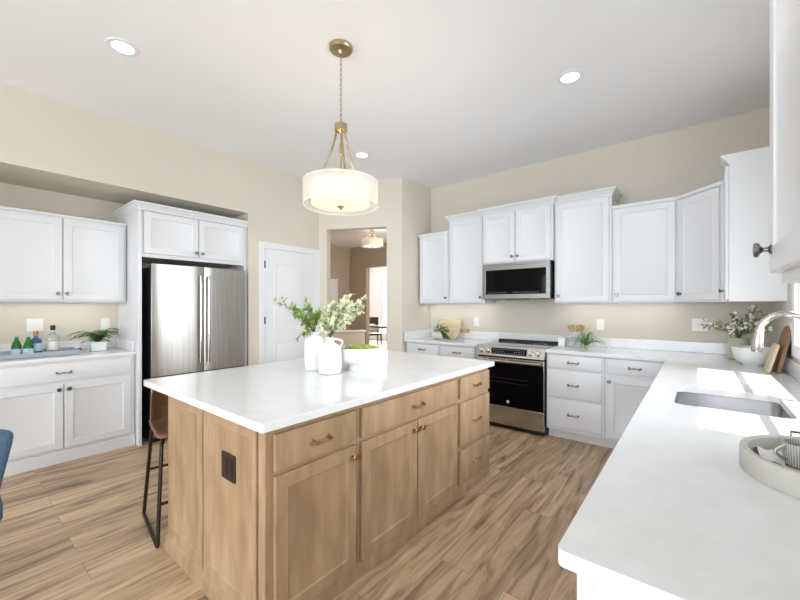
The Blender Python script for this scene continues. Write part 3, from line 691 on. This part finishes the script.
# ------------------------------------------------------------------ pendants
def pendant(label, loc, drop, ah=0.36):
    """loc at the ceiling; shade hangs below"""
    t = thing('pendant_light', label, 'pendant light', loc)
    B().lathe([(0.078, 0), (0.078, -0.016), (0.07, -0.026), (0.02, -0.03), (0.012, -0.05), (0.004, -0.055)], 36).build('canopy', 'brass', t)
    zc = -drop+0.206+ah                                  # collar top
    b = B(); n = max(2, int((-0.055-zc)/0.032)); st = (-0.05-zc)/n
    for k in range(n):
        zz = -0.05-st*(k+0.5); pl = []
        for i in range(13):
            a = 2*PI*i/12; h_, v_ = 0.0075*math.cos(a), st*0.64*math.sin(a)
            pl.append((h_, 0, zz+v_) if k % 2 else (0, h_, zz+v_))
        b.tube(pl, 0.0022, 6, False)
    b.build('chain', 'brass', t)
    b = B(); b.lathe([(0.006, 0.012), (0.012, 0.006), (0.042, 0.002), (0.043, -0.004), (0.043, -0.04), (0.04, -0.044), (0.02, -0.05), (0.008, -0.06)], 30, (0, 0, zc)); b.build('collar', 'brass', t)
    b = B(); b.lathe([(0.006, -0.04), (0.006, -0.12), (0.011, -0.122), (0.011, -0.2), (0.0075, -0.202), (0.0075, -0.11-ah)], 14, (0, 0, zc)); b.build('center_rod', 'brass', t)
    zs = -drop+0.1                                   # shade mid
    for k in range(3):
        a = 2*PI*k/3+math.radians(39+168); pl = []
        for i in range(13):
            q = i/12; rr = 0.034 + 0.15*q**1.55; pl.append((rr*math.cos(a), rr*math.sin(a), zc-0.03-(ah-0.01)*q))
        zb = zc-0.02-ah; pl.append((0.262*math.cos(a), 0.262*math.sin(a), zb))
        b = B(); b.tube(pl, 0.0075, 8); b.ball((0.268*math.cos(a), 0.268*math.sin(a), zb), 0.011, 2); b.build('arm', 'brass', t)
    R, hh = 0.248, 0.078
    b = B(); b.lathe([(R, hh), (R, -hh)], 64, (0, 0, zs), None, False, False); s_ = b.build('outer_shade', 'sheer', t)
    for z in (hh, -hh):
        b = B(); b.tube([((R+0.0005)*math.cos(2*PI*i/64), (R+0.0005)*math.sin(2*PI*i/64), zs+z) for i in range(65)], 0.003, 6, False); b.build('shade_rim', 'linen', s_)
    B().lathe([(0.195, hh-0.012), (0.195, -hh+0.01)], 48, (0, 0, zs), None, False, False).build('inner_shade', 'shadein', t)
    B().lathe([(0.195, 0.004), (0.19, -0.004), (0.1, -0.011), (0.02, -0.013)], 48, (0, 0, zs-hh+0.012)).build('diffuser', 'diffuser', t)
    B().lathe([(0.022, 0.0), (0.024, -0.006), (0.012, -0.012), (0.008, -0.022), (0.003, -0.026)], 20, (0, 0, zs-hh-0.001)).build('finial', 'brass', t)
    l = light('pendant_bulb', 'POINT', (loc[0], loc[1], loc[2]+zs+0.02), 2.5, (1, 0.92, 0.8), size=0.06)
    return t
pendant('brass pendant with double drum shade hanging over the island', (-1.86, 1.665, H), 1.09)
pendant('lit drum pendant hanging in the darker room beyond the opening', (-5.6, 5.93, H), 0.44, 0.17)

# recessed lights
def can(label, x, y, group=None):
    t = thing('recessed_light', label, 'ceiling light', (x, y, H))
    B().lathe([(0.062, -0.001), (0.064, -0.006), (0.09, -0.005), (0.092, -0.0005)], 40, cap0=False, cap1=False).build('trim_ring', 'trim', t)
    B().lathe([(0.0635, -0.0015), (0.0635, -0.004)], 40).build('lens', 'canlens', t)
    light('can_lamp', 'SPOT', (x, y, H-0.02), 8, (1, 0.97, 0.92), (0, 0, -1), 0.06, spot=2.6)
can('round recessed ceiling light at the upper left', -2.997, 0.744)
can('round recessed ceiling light over the walkway to the range', -0.752, 2.979)
can('round recessed ceiling light behind the pendant, farthest back', -3.002, 3.009)
for p in ((-3.0, -1.2), (-0.75, -1.2), (-0.75, 0.7)): light('can_lamp', 'SPOT', (p[0], p[1], H-0.02), 8, (1, 0.97, 0.92), (0, 0, -1), 0.06, spot=2.6)

# ------------------------------------------------------------------ island decoration
FWD = Vector((-0.6296, 0.7769, 0)); RT = Vector((0.7769, 0.6296, 0)); UP = Vector((0, 0, 1))
T = 0.9145
J1 = Vector((-1.895, 1.60, T)); J2 = Vector((-2.10, 1.63, T))
def jug(name, label, loc, prof, handle, hdir):
    t = thing(name, label, 'vase', loc)
    n = len(prof); inner = [(r-0.005, z) for r, z in prof[::-1] if z > 0.02]
    B().lathe(prof + inner, 40).build('body', 'ceramic', t)
    if handle:
        z1, z0, r1, r0, out = handle; pl = []
        for i in range(15):
            q = i/14; a = PI*q
            pl.append(hdir*(r1+(r0-r1)*q + out*math.sin(a)) + UP*(z1+(z0-z1)*q + 0.012*math.sin(a)))
        B().tube(pl, 0.0065, 10).build('handle', 'ceramic', t)
    return t
jug('jug_vase', 'white ceramic jug vase with loop handle, nearer of the two on the island', J1,
    [(0.06, 0), (0.072, 0.006), (0.077, 0.03), (0.077, 0.13), (0.072, 0.16), (0.055, 0.188), (0.034, 0.2), (0.027, 0.212), (0.027, 0.235), (0.03, 0.24)], (0.228, 0.17, 0.026, 0.064, 0.036), (RT*0.95 + FWD*0.3).normalized())
jug('tall_vase', 'tall white ceramic vase standing behind the handled jug', J2,
    [(0.058, 0), (0.064, 0.005), (0.066, 0.05), (0.066, 0.19), (0.06, 0.215), (0.042, 0.235), (0.032, 0.245), (0.032, 0.262), (0.035, 0.266)], None, RT)
def branch(name, label, cat, group, root, mouth, tip, lm, n, ln, w, droop=0.03, blossoms=0, sub=3):
    t = thing(name, label, cat, mouth, 0, group)
    root, mouth_, tip = Vector(root)-Vector(mouth), Vector((0, 0, 0)), Vector(tip)-Vector(mouth)
    mid = tip*0.5 + UP*droop + Vector((random.uniform(-.02, .02), random.uniform(-.02, .02), 0.02))
    pts = [root]
    for i in range(13):
        q = i/12; pts.append(mid*(2*q*(1-q)) + tip*q*q)
    b = B(); b.tube(pts, [0.0028]*4+[0.0022]*5+[0.0014]*5, 5)
    lb = B(); fl = B(); twigs = [pts[1:]]
    for k in range(sub):
        i = random.randint(4, 10); p0 = pts[i]; d = (pts[i+1]-pts[i]).normalized()
        side = (d.cross(Vector((random.uniform(-1, 1), random.uniform(-1, 1), random.uniform(-1, 1))))).normalized()
        L_ = tip.length*random.uniform(0.14, 0.26); tw = [p0 + (d*0.8+side*0.6)*L_*q/4 + UP*0.006*math.sin(q) for q in range(5)]
        b.tube(tw, 0.0013, 4); twigs.append(tw)
    for k in range(n):
        tw = random.choice(twigs + [twigs[0]]*2) ; f = random.uniform(0.22 if tw is twigs[0] else 0.1, 1)*(len(tw)-1); i = min(int(f), len(tw)-2)
        p = tw[i].lerp(tw[i+1], f-i); d = (tw[i+1]-tw[i]).normalized()
        side = d.cross(Vector((random.uniform(-1, 1), random.uniform(-1, 1), random.uniform(-1, 1)))).normalized()
        dd = d*random.uniform(0.3, 1)+side*0.8
        lb.leaf(p, dd, UP*0.8+side*0.3, ln*random.uniform(0.7, 1.2), w*random.uniform(0.8, 1.2), random.uniform(-0.1, 0.35))
    st = b.build('stem', 'stem', t); lb.build('leaves', lm, t)
    if blossoms:
        for k in range(blossoms):
            tw = random.choice(twigs); p = random.choice(tw[len(tw)//3:]) + Vector((random.uniform(-.014, .014), random.uniform(-.014, .014), random.uniform(0, .016)))
            nx = Vector((random.uniform(-1, 1), random.uniform(-1.5, 0.5), random.uniform(-0.4, 1))).normalized(); e1 = nx.orthogonal().normalized(); e2 = nx.cross(e1)
            for j in range(5):
                a = 2*PI*j/5; fl.leaf(p, e1*math.cos(a) + e2*math.sin(a) + nx*0.5, nx, 0.016, 0.014, 0.1)
        fl.build('blossoms', 'blossom', t)
    return t
def at(o, dx, dz, dd=0): return o + RT*dx + FWD*dd + UP*dz
mo = J2 + UP*0.26; ro = J2 + UP*0.02
G = 'green leafy branches in the tall white vase'
for (dx, dz, dd) in ((-0.265, 0.225, -0.04), (-0.15, 0.16, 0.05), (-0.06, 0.225, 0.0), (-0.03, 0.19, -0.07), (-0.08, 0.12, -0.12), (-0.10, -0.045, -0.1), (-0.03, -0.0, -0.12), (0.02, 0.15, 0.1), (0.05, 0.12, -0.05), (-0.12, 0.12, 0.0), (0.01, 0.1, -0.1), (-0.19, 0.17, 0.02)):
    branch('leafy_branch', 'green leafy branch arching left out of the tall white vase on the island', 'branch', G, ro, mo, at(mo, dx, dz, dd), 'leaf', 64 if dz > 0 else 26, 0.038, 0.015)
mo = J1 + UP*0.235; ro = J1 + UP*0.02
G = 'pale blossoming branches in the handled jug'
for (dx, dz, dd) in ((0.235, 0.275, 0.06), (0.20, 0.235, -0.08), (0.15, 0.29, 0.02), (0.17, 0.16, 0.1), (0.10, 0.22, -0.06), (0.09, 0.28, 0.12), (0.05, 0.2, 0.05), (0.13, 0.12, -0.1), (0.04, 0.13, -0.08), (0.02, 0.10, 0.06), (0.19, 0.2, 0.02), (0.22, 0.22, 0.0), (0.08, 0.16, 0.0), (-0.02, 0.15, 0.03), (0.12, 0.18, 0.05), (0.0, 0.2, -0.03), (-0.04, 0.08, -0.06), (0.05, 0.1, 0.0), (0.07, 0.24, 0.0), (-0.05, 0.13, 0.0), (-0.06, 0.19, 0.04), (0.02, 0.24, 0.0)):
    branch('blossom_branch', 'pale cream-green blossom branch fanning right out of the handled jug', 'branch', G, ro, mo, at(mo, dx, dz, dd), 'paleleaf', 130, 0.033, 0.017, 0.02, 6)
bl = thing('pedestal_bowl', 'white fluted footed bowl filled with moss on the island', 'bowl', (-1.84, 1.83, T))
prof = [(0.078, 0), (0.08, 0.006), (0.072, 0.03), (0.07, 0.045), (0.1, 0.052), (0.128, 0.075), (0.134, 0.1), (0.135, 0.15), (0.138, 0.158), (0.130, 0.158), (0.127, 0.15), (0.125, 0.09), (0.05, 0.065)]
B().lathe(prof, 144, sx=1.08, sy=1.08, flute=(36, 0.02, 4, 7)).build('body', 'ceramic', bl)
b = B(); mo_ = Vector((-1.84, 1.83, T+0.145))
for k in range(260):
    a = random.uniform(0, 2*PI); r = 0.108*math.sqrt(random.random()); b.ball(mo_+Vector((r*math.cos(a), r*math.sin(a), random.uniform(-0.012, 0.014)*(1.2-r*5)+0.004)), random.uniform(0.008, 0.016), 1, jit=0.25)
tag(b.build('moss', 'moss'), 'bright green moss filling the white fluted bowl', 'moss', kind='stuff')

# ------------------------------------------------------------------ bar stool
st = thing('bar_stool', 'brown leather bar stool with dark metal legs tucked under the island overhang', 'stool', (-2.575, 0.991, 0), -0.14)
# faces +X
n = 15; lp = []
for k in range(11):
    q = k/10                                           # along the shell from seat front to back top
    if q < 0.55: x, z, wd_ = 0.21-0.36*q/0.55, 0.60-0.015*math.sin(q/0.55*PI), 0.205
    else:
        r = (q-0.55)/0.45; x, z, wd_ = -0.15-0.075*math.sin(r*PI/2), 0.60+0.245*r**1.25, 0.205-0.02*r
    top, bot = [], []
    for i in range(n):
        s_ = -1+2*i/(n-1); lift = (0.10*q if q < 0.75 else 0.06)*abs(s_)**3
        if q < 0.55: pt = Vector((x, s_*wd_, z+lift*0.9))
        else: pt = Vector((x+0.10*abs(s_)**2.2, s_*wd_, z+0.02*(1-abs(s_))))
        nr = Vector((0, 0, 1)) if q < 0.45 else (Vector((0.75, 0, 0.65)) if q < 0.65 else Vector((1, 0, 0.2)))
        top.append(pt+nr*0.014); bot.append(pt-nr*0.014)
    lp.append(top + bot[::-1])
sh = B().loops(lp).build('seat_shell', 'leather', st); md = sh.modifiers.new('sub', 'SUBSURF'); md.levels = 1; md.render_levels = 2
for s in (-1, 1):
    y = s*0.215
    b = B(); b.tube([(-0.10, s*0.16, 0.58), (-0.14, s*0.18, 0.55), (-0.185, y, 0.02), (-0.18, y, 0.012), (0.255, y, 0.012), (0.26, y, 0.02), (0.17, s*0.18, 0.55), (0.13, s*0.16, 0.58)], 0.0105, 8); b.build('leg_frame', 'dark', st)
for (x, z, yy) in ((0.225, 0.23, 0.205), (-0.168, 0.3, 0.205)):
    b = B(); b.tube([(x, -yy, z), (x, yy, z)], 0.009, 8); b.build('footrest' if x > 0 else 'stretcher', 'dark', st)
b = B(); b.tube([(-0.1, -0.165, 0.578), (-0.1, 0.165, 0.578)], 0.009, 8); b.tube([(0.13, -0.165, 0.578), (0.13, 0.165, 0.578)], 0.009, 8); b.build('seat_support', 'dark', st)
# blue upholstered chair at the left edge
bc = thing('dining_chair', 'blue upholstered chair cut off at the left edge of the photo', 'chair', (-2.635, -0.04, 0), -PI/2)
lp = []
for k in range(9):
    q = k/8; z = 0.42+0.41*q; ins = 0.0 + 0.05*max(0, q-0.6)**1.0; w_ = 0.16+0.085*q-ins*1.2*(q > 0.9); yb = 0.26-0.05*q
    lp.append([(x, y, z - (0.03*(x/0.25)**4 if q > 0.95 else 0)) for x, y in [(px_, yb+py_) for px_, py_ in rrect(-w_, w_, -0.04, 0.04, 0.035, 4)]])
cb = B().loops(lp).build('backrest', 'blue', bc); md = cb.modifiers.new('sub', 'SUBSURF'); md.levels = 1; md.render_levels = 2
lp = []
for (i, z) in ((0.02, 0.38), (0, 0.4), (0, 0.46), (0.012, 0.48), (0.05, 0.49)): lp.append([(x, y, z) for x, y in rrect(-0.2+i, 0.2-i, -0.25+i, 0.24-i, 0.06)])
B().loops(lp).build('seat', 'blue', bc)
b = B(); b.tube([(-0.19, 0.252, 0.735), (0, 0.262, 0.735), (0.19, 0.252, 0.735)], 0.004, 6); b.build('piping', 'blue', bc)
for sx in (-1, 1):
    for sy in (-1, 1): B().tube([(sx*0.13, sy*0.17, 0.39), (sx*0.13, sy*0.2, 0)], [0.018, 0.011], 10).build('leg', 'darkwood', bc)

# ------------------------------------------------------------------ bar tray, bottles, fern
tr = thing('serving_tray', 'grey rectangular serving tray with handles beside the fern', 'tray', (-4.62, 0.42, T), 0)
ln_, wd_ = 0.36, 0.17
lp = []
for (i, z) in ((0.006, 0), (0, 0.004), (-0.006, 0.04), (-0.002, 0.042), (0.003, 0.04), (0.008, 0.008)): lp.append([(x, y, z) for x, y in rrect(-wd_+i, wd_-i, -ln_+i, ln_-i, 0.02)])
B().loops(lp).build('body', 'trayblue', tr)
for s in (-1, 1):
    b = B(); b.tube([(-0.06, s*(ln_+0.004), 0.032), (-0.05, s*(ln_+0.03), 0.036), (0.05, s*(ln_+0.03), 0.036), (0.06, s*(ln_+0.004), 0.032)], 0.005, 8); b.build('handle', 'dark', tr)
TB = T+0.0085
def bottle(label, loc, prof, m, cap, capm, lab, labm, group=None, sx=1, sy=1, name='bottle'):
    t = thing(name, label, 'bottle', loc, 0.3, group)
    B().lathe(prof, 28, sx=sx, sy=sy).build('glass', m, t)
    B().lathe(cap, 20).build('cap', capm, t)
    if lab: B().lathe([(lab[0]+0.0006, lab[1]), (lab[0]+0.0012, lab[1]+0.001), (lab[0]+0.0012, lab[2]-0.001), (lab[0]+0.0006, lab[2])], 28, sx=sx, sy=sy, cap0=False, cap1=False).build('bottle_label', labm, t)
    return t
GB = [(0.03, 0), (0.034, 0.004), (0.035, 0.06), (0.033, 0.085), (0.02, 0.125), (0.013, 0.145), (0.012, 0.165)]
GC = [(0.0135, 0.164), (0.014, 0.167), (0.014, 0.178), (0.01, 0.18)]
bottle('small green glass bottle at the left end of the grey tray', (-4.66, 0.385, TB), GB, 'greenglass', GC, 'mark', (0.0352, 0.015, 0.06), 'labelblue')
bottle('small green glass bottle right beside the blue bottle on the grey tray', (-4.62, 0.455, TB), GB, 'greenglass', GC, 'mark', (0.0352, 0.015, 0.06), 'labelblue')
bottle('blue glass bottle with copper cap on the grey tray', (-4.69, 0.51, TB), [(0.04, 0), (0.044, 0.004), (0.044, 0.12), (0.038, 0.135), (0.016, 0.15), (0.014, 0.17)], 'blueglass', [(0.0165, 0.168), (0.017, 0.172), (0.017, 0.208), (0.014, 0.21)], 'copper', (0.0442, 0.03, 0.10), 'labelblue', sx=1, sy=0.9)
bottle('clear liquor bottle with tall black cap on the grey tray', (-4.70, 0.625, TB), [(0.04, 0), (0.045, 0.005), (0.045, 0.14), (0.04, 0.16), (0.018, 0.185), (0.015, 0.215)], 'clearglass', [(0.018, 0.213), (0.019, 0.216), (0.019, 0.255), (0.016, 0.258)], 'black', (0.0452, 0.03, 0.11), 'labelwhite')
fn = thing('potted_fern', 'green fern in a square white pot beside the bottle tray', 'plant', (-4.66, 0.95, T), 0)
lp = []
for (i, z) in ((0.006, 0), (0, 0.004), (-0.006, 0.1), (0.0, 0.102), (0.004, 0.095), (0.012, 0.085)): lp.append([(x, y, z*0.9) for x, y in rrect(-0.05+i, 0.05-i, -0.058+i, 0.058-i, 0.01)])
B().loops(lp).build('pot', 'ceramic', fn)
for k in range(34):
    a = 2*PI*k/34+random.uniform(-.12, .12); el = random.uniform(0.45, 1.35); L_ = random.uniform(0.21, 0.3)
    if math.cos(a) < -0.3: L_ *= 0.65
    b = B(); pts = []
    for i in range(12):
        q = i/11; hr = L_*q*(0.35+0.65*math.cos(el)); zz = 0.08+L_*(1.5*math.sin(el)*q-1.0*q*q*(0.55+0.45*math.sin(el)))
        pts.append(Vector((math.cos(a)*hr, math.sin(a)*hr, max(zz, 0.02))))
    b.tube(pts, 0.0014, 4)
    for i in range(1, 12):
        d = (pts[i]-pts[i-1]).normalized(); sd_ = d.cross(UP).normalized(); wl = 0.034*math.sin(PI*(0.15+0.8*i/12))+0.006
        for s in (-1, 1):
            for f in (0, 0.5):
                p = pts[i-1].lerp(pts[i], f+0.2); b.leaf(p, sd_*s+d*0.5, UP, wl, 0.011, 0.15)
    b.build('frond', 'fern', fn)

# ------------------------------------------------------------------ props by the range
cb = thing('cutting_board', 'light wood paddle cutting board leaning on the backsplash left of the range', 'cutting board', (-2.68, 4.36, T+0.001))
mtb = Matrix.Rotation(-math.radians(20), 4, 'X')
pl = rrect(-0.16, 0.17, 0, 0.29, 0.07, 8)
pr_ = [p for p in pl if p[0] < 0.169 or not (0.09 < p[1] < 0.2)]
b = B(); b.plate(pl, [], 0, 0.02, mtb @ RX90); b.build('board', 'board', cb, bevel=0.004)
n = 20
b = B(); b.plate(rrect(0.165, 0.315, 0.09, 0.14, 0.024, 6), [[(0.288+0.01*math.cos(2*PI*i/n), 0.115+0.01*math.sin(2*PI*i/n)) for i in range(n)]], 0.001, 0.019, mtb @ RX90); b.build('handle', 'utensil', cb, bevel=0.003)
tg = thing('glass_tray', 'low clear glass tray lying in front of the light cutting board', 'tray', (-2.56, 4.17, T))
lp = []
for (i, z) in ((0.004, 0), (0, 0.003), (0, 0.018), (0.003, 0.018), (0.005, 0.005)): lp.append([(x, y, z) for x, y in rrect(-0.2+i, 0.2-i, -0.06+i, 0.06-i, 0.012)])
B().loops(lp).build('body', 'clearglass', tg)
hp = thing('potted_herb', 'small trailing green herb in a cream pot by the light cutting board', 'plant', (-2.66, 4.17, T+0.006))
B().lathe([(0.04, 0), (0.044, 0.004), (0.052, 0.085), (0.049, 0.085), (0.044, 0.075)], 28).build('pot', 'labelwhite', hp)
b = B()
for k in range(150):
    a = random.uniform(0, 2*PI); r = 0.1*math.sqrt(random.random()); z = 0.10+0.11*(1-(r/0.1)**2)*random.random()+random.uniform(-0.02, 0.02)
    b.leaf((r*math.cos(a)-0.01, r*math.sin(a)*0.7, z), (math.cos(a), math.sin(a), random.uniform(-0.4, 0.8)), UP, 0.04, 0.026, 0.2)
for k in range(5):
    p = Vector((0.03+0.012*k, -0.045, 0.1))
    for i in range(7): b.leaf(p + Vector((0.012*i*(0.5+0.15*k), -0.012, -0.012*i)), (0.5, -0.5, -0.6), UP, 0.032, 0.02, 0.1)
b.build('leaves', 'darkleaf', hp)
ck = thing('utensil_crock', 'square pale grey utensil crock right of the range', 'crock', (-1.03, 4.33, T), 0)
lp = []
for (i, z) in ((0.004, 0), (0, 0.004), (0, 0.165), (0.003, 0.167), (0.01, 0.165), (0.012, 0.02)): lp.append([(x, y, z) for x, y in rrect(-0.062+i, 0.062-i, -0.06+i, 0.06-i, 0.012)])
B().loops(lp).build('body', 'crock', ck)
for k, (x, kind) in enumerate(((-0.055, 's'), (-0.025, 'f'), (0.005, 's'), (0.03, 'f'), (0.055, 's'))):
    lab = ('wooden spoon leaning to the left edge of the crock', 'wooden spatula second from the left in the crock', 'wooden spoon in the middle of the crock', 'wooden spatula second from the right in the crock', 'wooden spoon at the right edge of the crock')[k]
    u = thing('wooden_spoon' if kind == 's' else 'wooden_spatula', lab, 'utensil', (-1.03+x*0.72, 4.33+0.01*(k % 2), T+0.035))
    u.rotation_euler = (random.uniform(-.08, .08), x*3.4, 0)
    b = B(); b.tube([(0, 0, 0), (0, 0, 0.15)], 0.006, 8); b.build('handle', 'utensil', u)
    if kind == 's': B().ball((0, 0, 0.178), 0.025, 2, (0.72, 0.35, 1.15)).build('spoon_head', 'utensil', u)
    else: B().plate(rrect(-0.02, 0.02, 0.145, 0.21, 0.01, 4), z0=-0.004, z1=0.004, mtx=RX90).build('spatula_head', 'utensil', u, bevel=0.002)
sb = thing('salt_box', 'small white lidded box between the range and the utensil crock', 'box', (-1.165, 4.30, T))
box_obj('body', 'ceramic', sb, -0.035, 0.035, -0.035, 0.035, 0, 0.085, bevel=0.004); box_obj('lid', 'ceramic', sb, -0.037, 0.037, -0.037, 0.037, 0.086, 0.1, bevel=0.004)
sp = thing('air_plant', 'spidery green air plant lying in front of the utensil crock', 'plant', (-0.905, 4.2, T))
b = B()
for k in range(34):
    a = 2*PI*k/34+random.uniform(-.1, .1); el = random.uniform(0.3, 1.4); L_ = random.uniform(0.15, 0.25); pts = []
    for i in range(9):
        q = i/8; pts.append(Vector((math.cos(a)*L_*q*math.cos(el)*1.2, math.sin(a)*L_*q*math.cos(el)*0.8, max(0.004, 0.03+L_*(math.sin(el)*2.6*q-2.5*math.sin(el)*q*q-0.1*q*q)))))
    b.tube(pts, [0.0036*(1-0.8*i/8) for i in range(9)], 5)
b.build('leaves', 'fern', sp); B().ball((0, 0, 0.024), 0.022, 2).build('plant_base', 'leaf', sp)

# ------------------------------------------------------------------ props by the sink
gv = thing('green_vase', 'pale green ribbed vase of blossom stems in the counter corner', 'vase', (0.27, 4.2, T))
pg = [(0.06, 0), (0.07, 0.006), (0.075, 0.08), (0.07, 0.14), (0.062, 0.165), (0.068, 0.18), (0.063, 0.18), (0.056, 0.165), (0.064, 0.13), (0.064, 0.03)]
B().lathe(pg, 36).build('body', 'celadon', gv)
vm = Vector((0.27, 4.2, T+0.175)); vr = Vector((0.27, 4.2, T+0.035))
for (dx, dz, dd) in ((-0.40, 0.12, -0.1), (-0.27, 0.09, -0.16), (-0.19, 0.12, 0.0), (-0.12, 0.2, -0.08), (-0.05, 0.16, -0.12), (0.02, 0.2, -0.05), (0.06, 0.26, -0.1), (0.1, 0.2, -0.22), (0.12, 0.1, -0.35), (0.04, 0.12, -0.16), (-0.2, 0.17, -0.14), (-0.08, 0.11, -0.18)):
    tp = at(vm, dx, dz, dd); tp.x = min(tp.x, 0.43); tp.y = min(tp.y, 4.49)
    branch('blossom_sprig', 'green stem with cream blossoms in the pale green vase', 'stem', 'blossom stems in the green vase', vr, vm, tp, 'olivebud', 52, 0.033, 0.013, 0.02, 16, sub=5)
wb = thing('mixing_bowl', 'white ceramic bowl on the counter in front of the green vase', 'bowl', (0.325, 3.80, T))
B().lathe([(0.055, 0), (0.058, 0.006), (0.06, 0.012), (0.092, 0.03), (0.112, 0.065), (0.119, 0.105), (0.122, 0.138), (0.117, 0.138), (0.111, 0.1), (0.09, 0.045), (0.04, 0.025)], 48).build('body', 'ceramic', wb)
def lean_board(label, pts, loc, tilt, m, t=0.018, hole=None):
    """board standing on its edge, leaning against the sink wall; local plane y-z"""
    o = thing('cutting_board', label, 'cutting board', loc)
    mm = Matrix.Rotation(tilt, 4, 'Y') @ Matrix(((0, 0, 1, 0), (1, 0, 0, 0), (0, 1, 0, 0), (0, 0, 0, 1)))
    B().plate(pts, [hole] if hole else [], 0, t, mm).build('board', m, o, bevel=0.003)
    return o
arch = [(-0.12, 0), (0.12, 0)] + [(0.12*math.cos(PI*i/16), 0.21+0.11*math.sin(PI*i/16)) for i in range(17)]
lean_board('arched walnut board leaning on the sink wall beside the bowl', arch, (0.405, 3.58, T+0.001), math.radians(11.5), 'walnut', 0.022)
lean_board('smaller pale board leaning against the arched walnut board', rrect(-0.085, 0.085, 0, 0.2, 0.03), (0.358, 3.52, T+0.001), math.radians(14), 'board', 0.016)
ot = thing('oval_tray', 'grey oval concrete tray holding a mug at the right edge', 'tray', (0.268, 1.405, T))
pt = [(0.178, 0), (0.18, 0.003), (0.18, 0.056), (0.177, 0.059), (0.164, 0.059), (0.161, 0.056), (0.16, 0.014)]
B().lathe(pt, 72, sx=0.98, sy=1.07).build('body', 'traygrey', ot)
b = B(); b.tube([(-0.05, 0.186, 0.03), (-0.05, 0.19, 0.07), (0.05, 0.19, 0.07), (0.05, 0.186, 0.03)], 0.004, 8); b.build('handle', 'pewter', ot)
def stripe_mat():
    m = mat('striped_glaze', srgb(214, 214, 212), 0.35); nt = m.node_tree; L = nt.links.new; N = nt.nodes.new; b_ = nt.nodes['Principled BSDF']
    tc = N('ShaderNodeTexCoord'); sx = N('ShaderNodeSeparateXYZ'); L(tc.outputs['Object'], sx.inputs[0])
    at_ = N('ShaderNodeMath'); at_.operation = 'ARCTAN2'; L(sx.outputs[1], at_.inputs[0]); L(sx.outputs[0], at_.inputs[1])
    mu = N('ShaderNodeMath'); mu.operation = 'MULTIPLY'; mu.inputs[1].default_value = 44; L(at_.outputs[0], mu.inputs[0])
    si = N('ShaderNodeMath'); si.operation = 'SINE'; L(mu.outputs[0], si.inputs[0])
    r = N('ShaderNodeValToRGB'); r.color_ramp.elements[0].position = 0.35; r.color_ramp.elements[1].position = 0.6
    r.color_ramp.elements[0].color = srgb(150, 148, 145); r.color_ramp.elements[1].color = srgb(222, 221, 218)
    L(si.outputs[0], r.inputs[0]); L(r.outputs[0], b_.inputs['Base Color']); return m
M['stripe'] = stripe_mat()
mg = thing('mug', 'grey and white striped mug standing in the oval tray', 'mug', (0.222, 1.45, T+0.0145))
B().lathe([(0.032, 0), (0.038, 0.004), (0.041, 0.045), (0.042, 0.062), (0.0395, 0.062), (0.038, 0.045), (0.034, 0.008)], 48).build('body', 'stripe', mg)
hd = (RT*-0.95 + FWD*0.25).normalized()
B().tube([hd*(0.038+0.024*math.sin(PI*i/12)) + UP*(0.053-0.037*i/12) for i in range(13)], 0.005, 10).build('handle', 'stripe', mg)
nk = thing('napkin', 'crumpled white napkin lying in the oval tray left of the mug', 'napkin', (0.16, 1.46, T+0.0145))
bm = B(); lp = []
for k in range(10):
    row = []
    for i in range(10):
        x = (k/9-0.5)*0.05; y = (i/9-0.5)*0.10
        row.append((x, y, 0.012+0.010*math.sin(x*110+y*40)*math.cos(y*75)+0.008*math.sin(y*55+1)))
    lp.append(row)
vs = [[bm.bm.verts.new(p) for p in r] for r in lp]
for k in range(9):
    for i in range(9): bm.bm.faces.new((vs[k][i], vs[k+1][i], vs[k+1][i+1], vs[k][i+1]))
o = bm.build('cloth', 'linen', nk); md = o.modifiers.new('sol', 'SOLIDIFY'); md.thickness = 0.004; md.offset = 0; md = o.modifiers.new('sub', 'SUBSURF'); md.render_levels = 2

# ------------------------------------------------------------------ dining room beyond
dt = thing('dining_table', 'dark wood dining table seen far through the opening', 'table', (-6.6, 8.4, 0), 0)
box_obj('tabletop', 'darkwood', dt, -1.08, 1.1, -0.45, 0.45, 0.72, 0.765, bevel=0.004)
for sx in (-0.33, 0.75):
    for sy in (-0.36, 0.36): box_obj('leg', 'darkwood', dt, sx-0.05, sx+0.05, sy-0.05, sy+0.05, 0, 0.72, bevel=0.003)
ch = thing('dining_chair', 'black dining chair with pale cushion at the far dark table', 'chair', (-8.05, 8.55, 0), 1.0)
box_obj('seat', 'blackwood', ch, -0.24, 0.24, -0.22, 0.22, 0.44, 0.49, bevel=0.006)
box_obj('backrest', 'blackwood', ch, -0.24, 0.24, 0.2, 0.23, 0.62, 1.0, bevel=0.006)
for sx in (-1, 1):
    box_obj('leg', 'blackwood', ch, sx*0.22-0.02, sx*0.22+0.02, 0.185, 0.225, 0, 0.64, bevel=0.002)
    box_obj('leg', 'blackwood', ch, sx*0.22-0.02, sx*0.22+0.02, -0.22, -0.18, 0, 0.44, bevel=0.002)
cu = B().ball((0, 0, 0), 0.19, 3, (1, 0.34, 0.8)).build('cushion', 'linen'); cu.location = (-8.12, 8.59, 0.645); cu.rotation_euler = (0, 0, 1.0); tag(cu, 'pale cushion propped on the black dining chair far beyond', 'cushion')
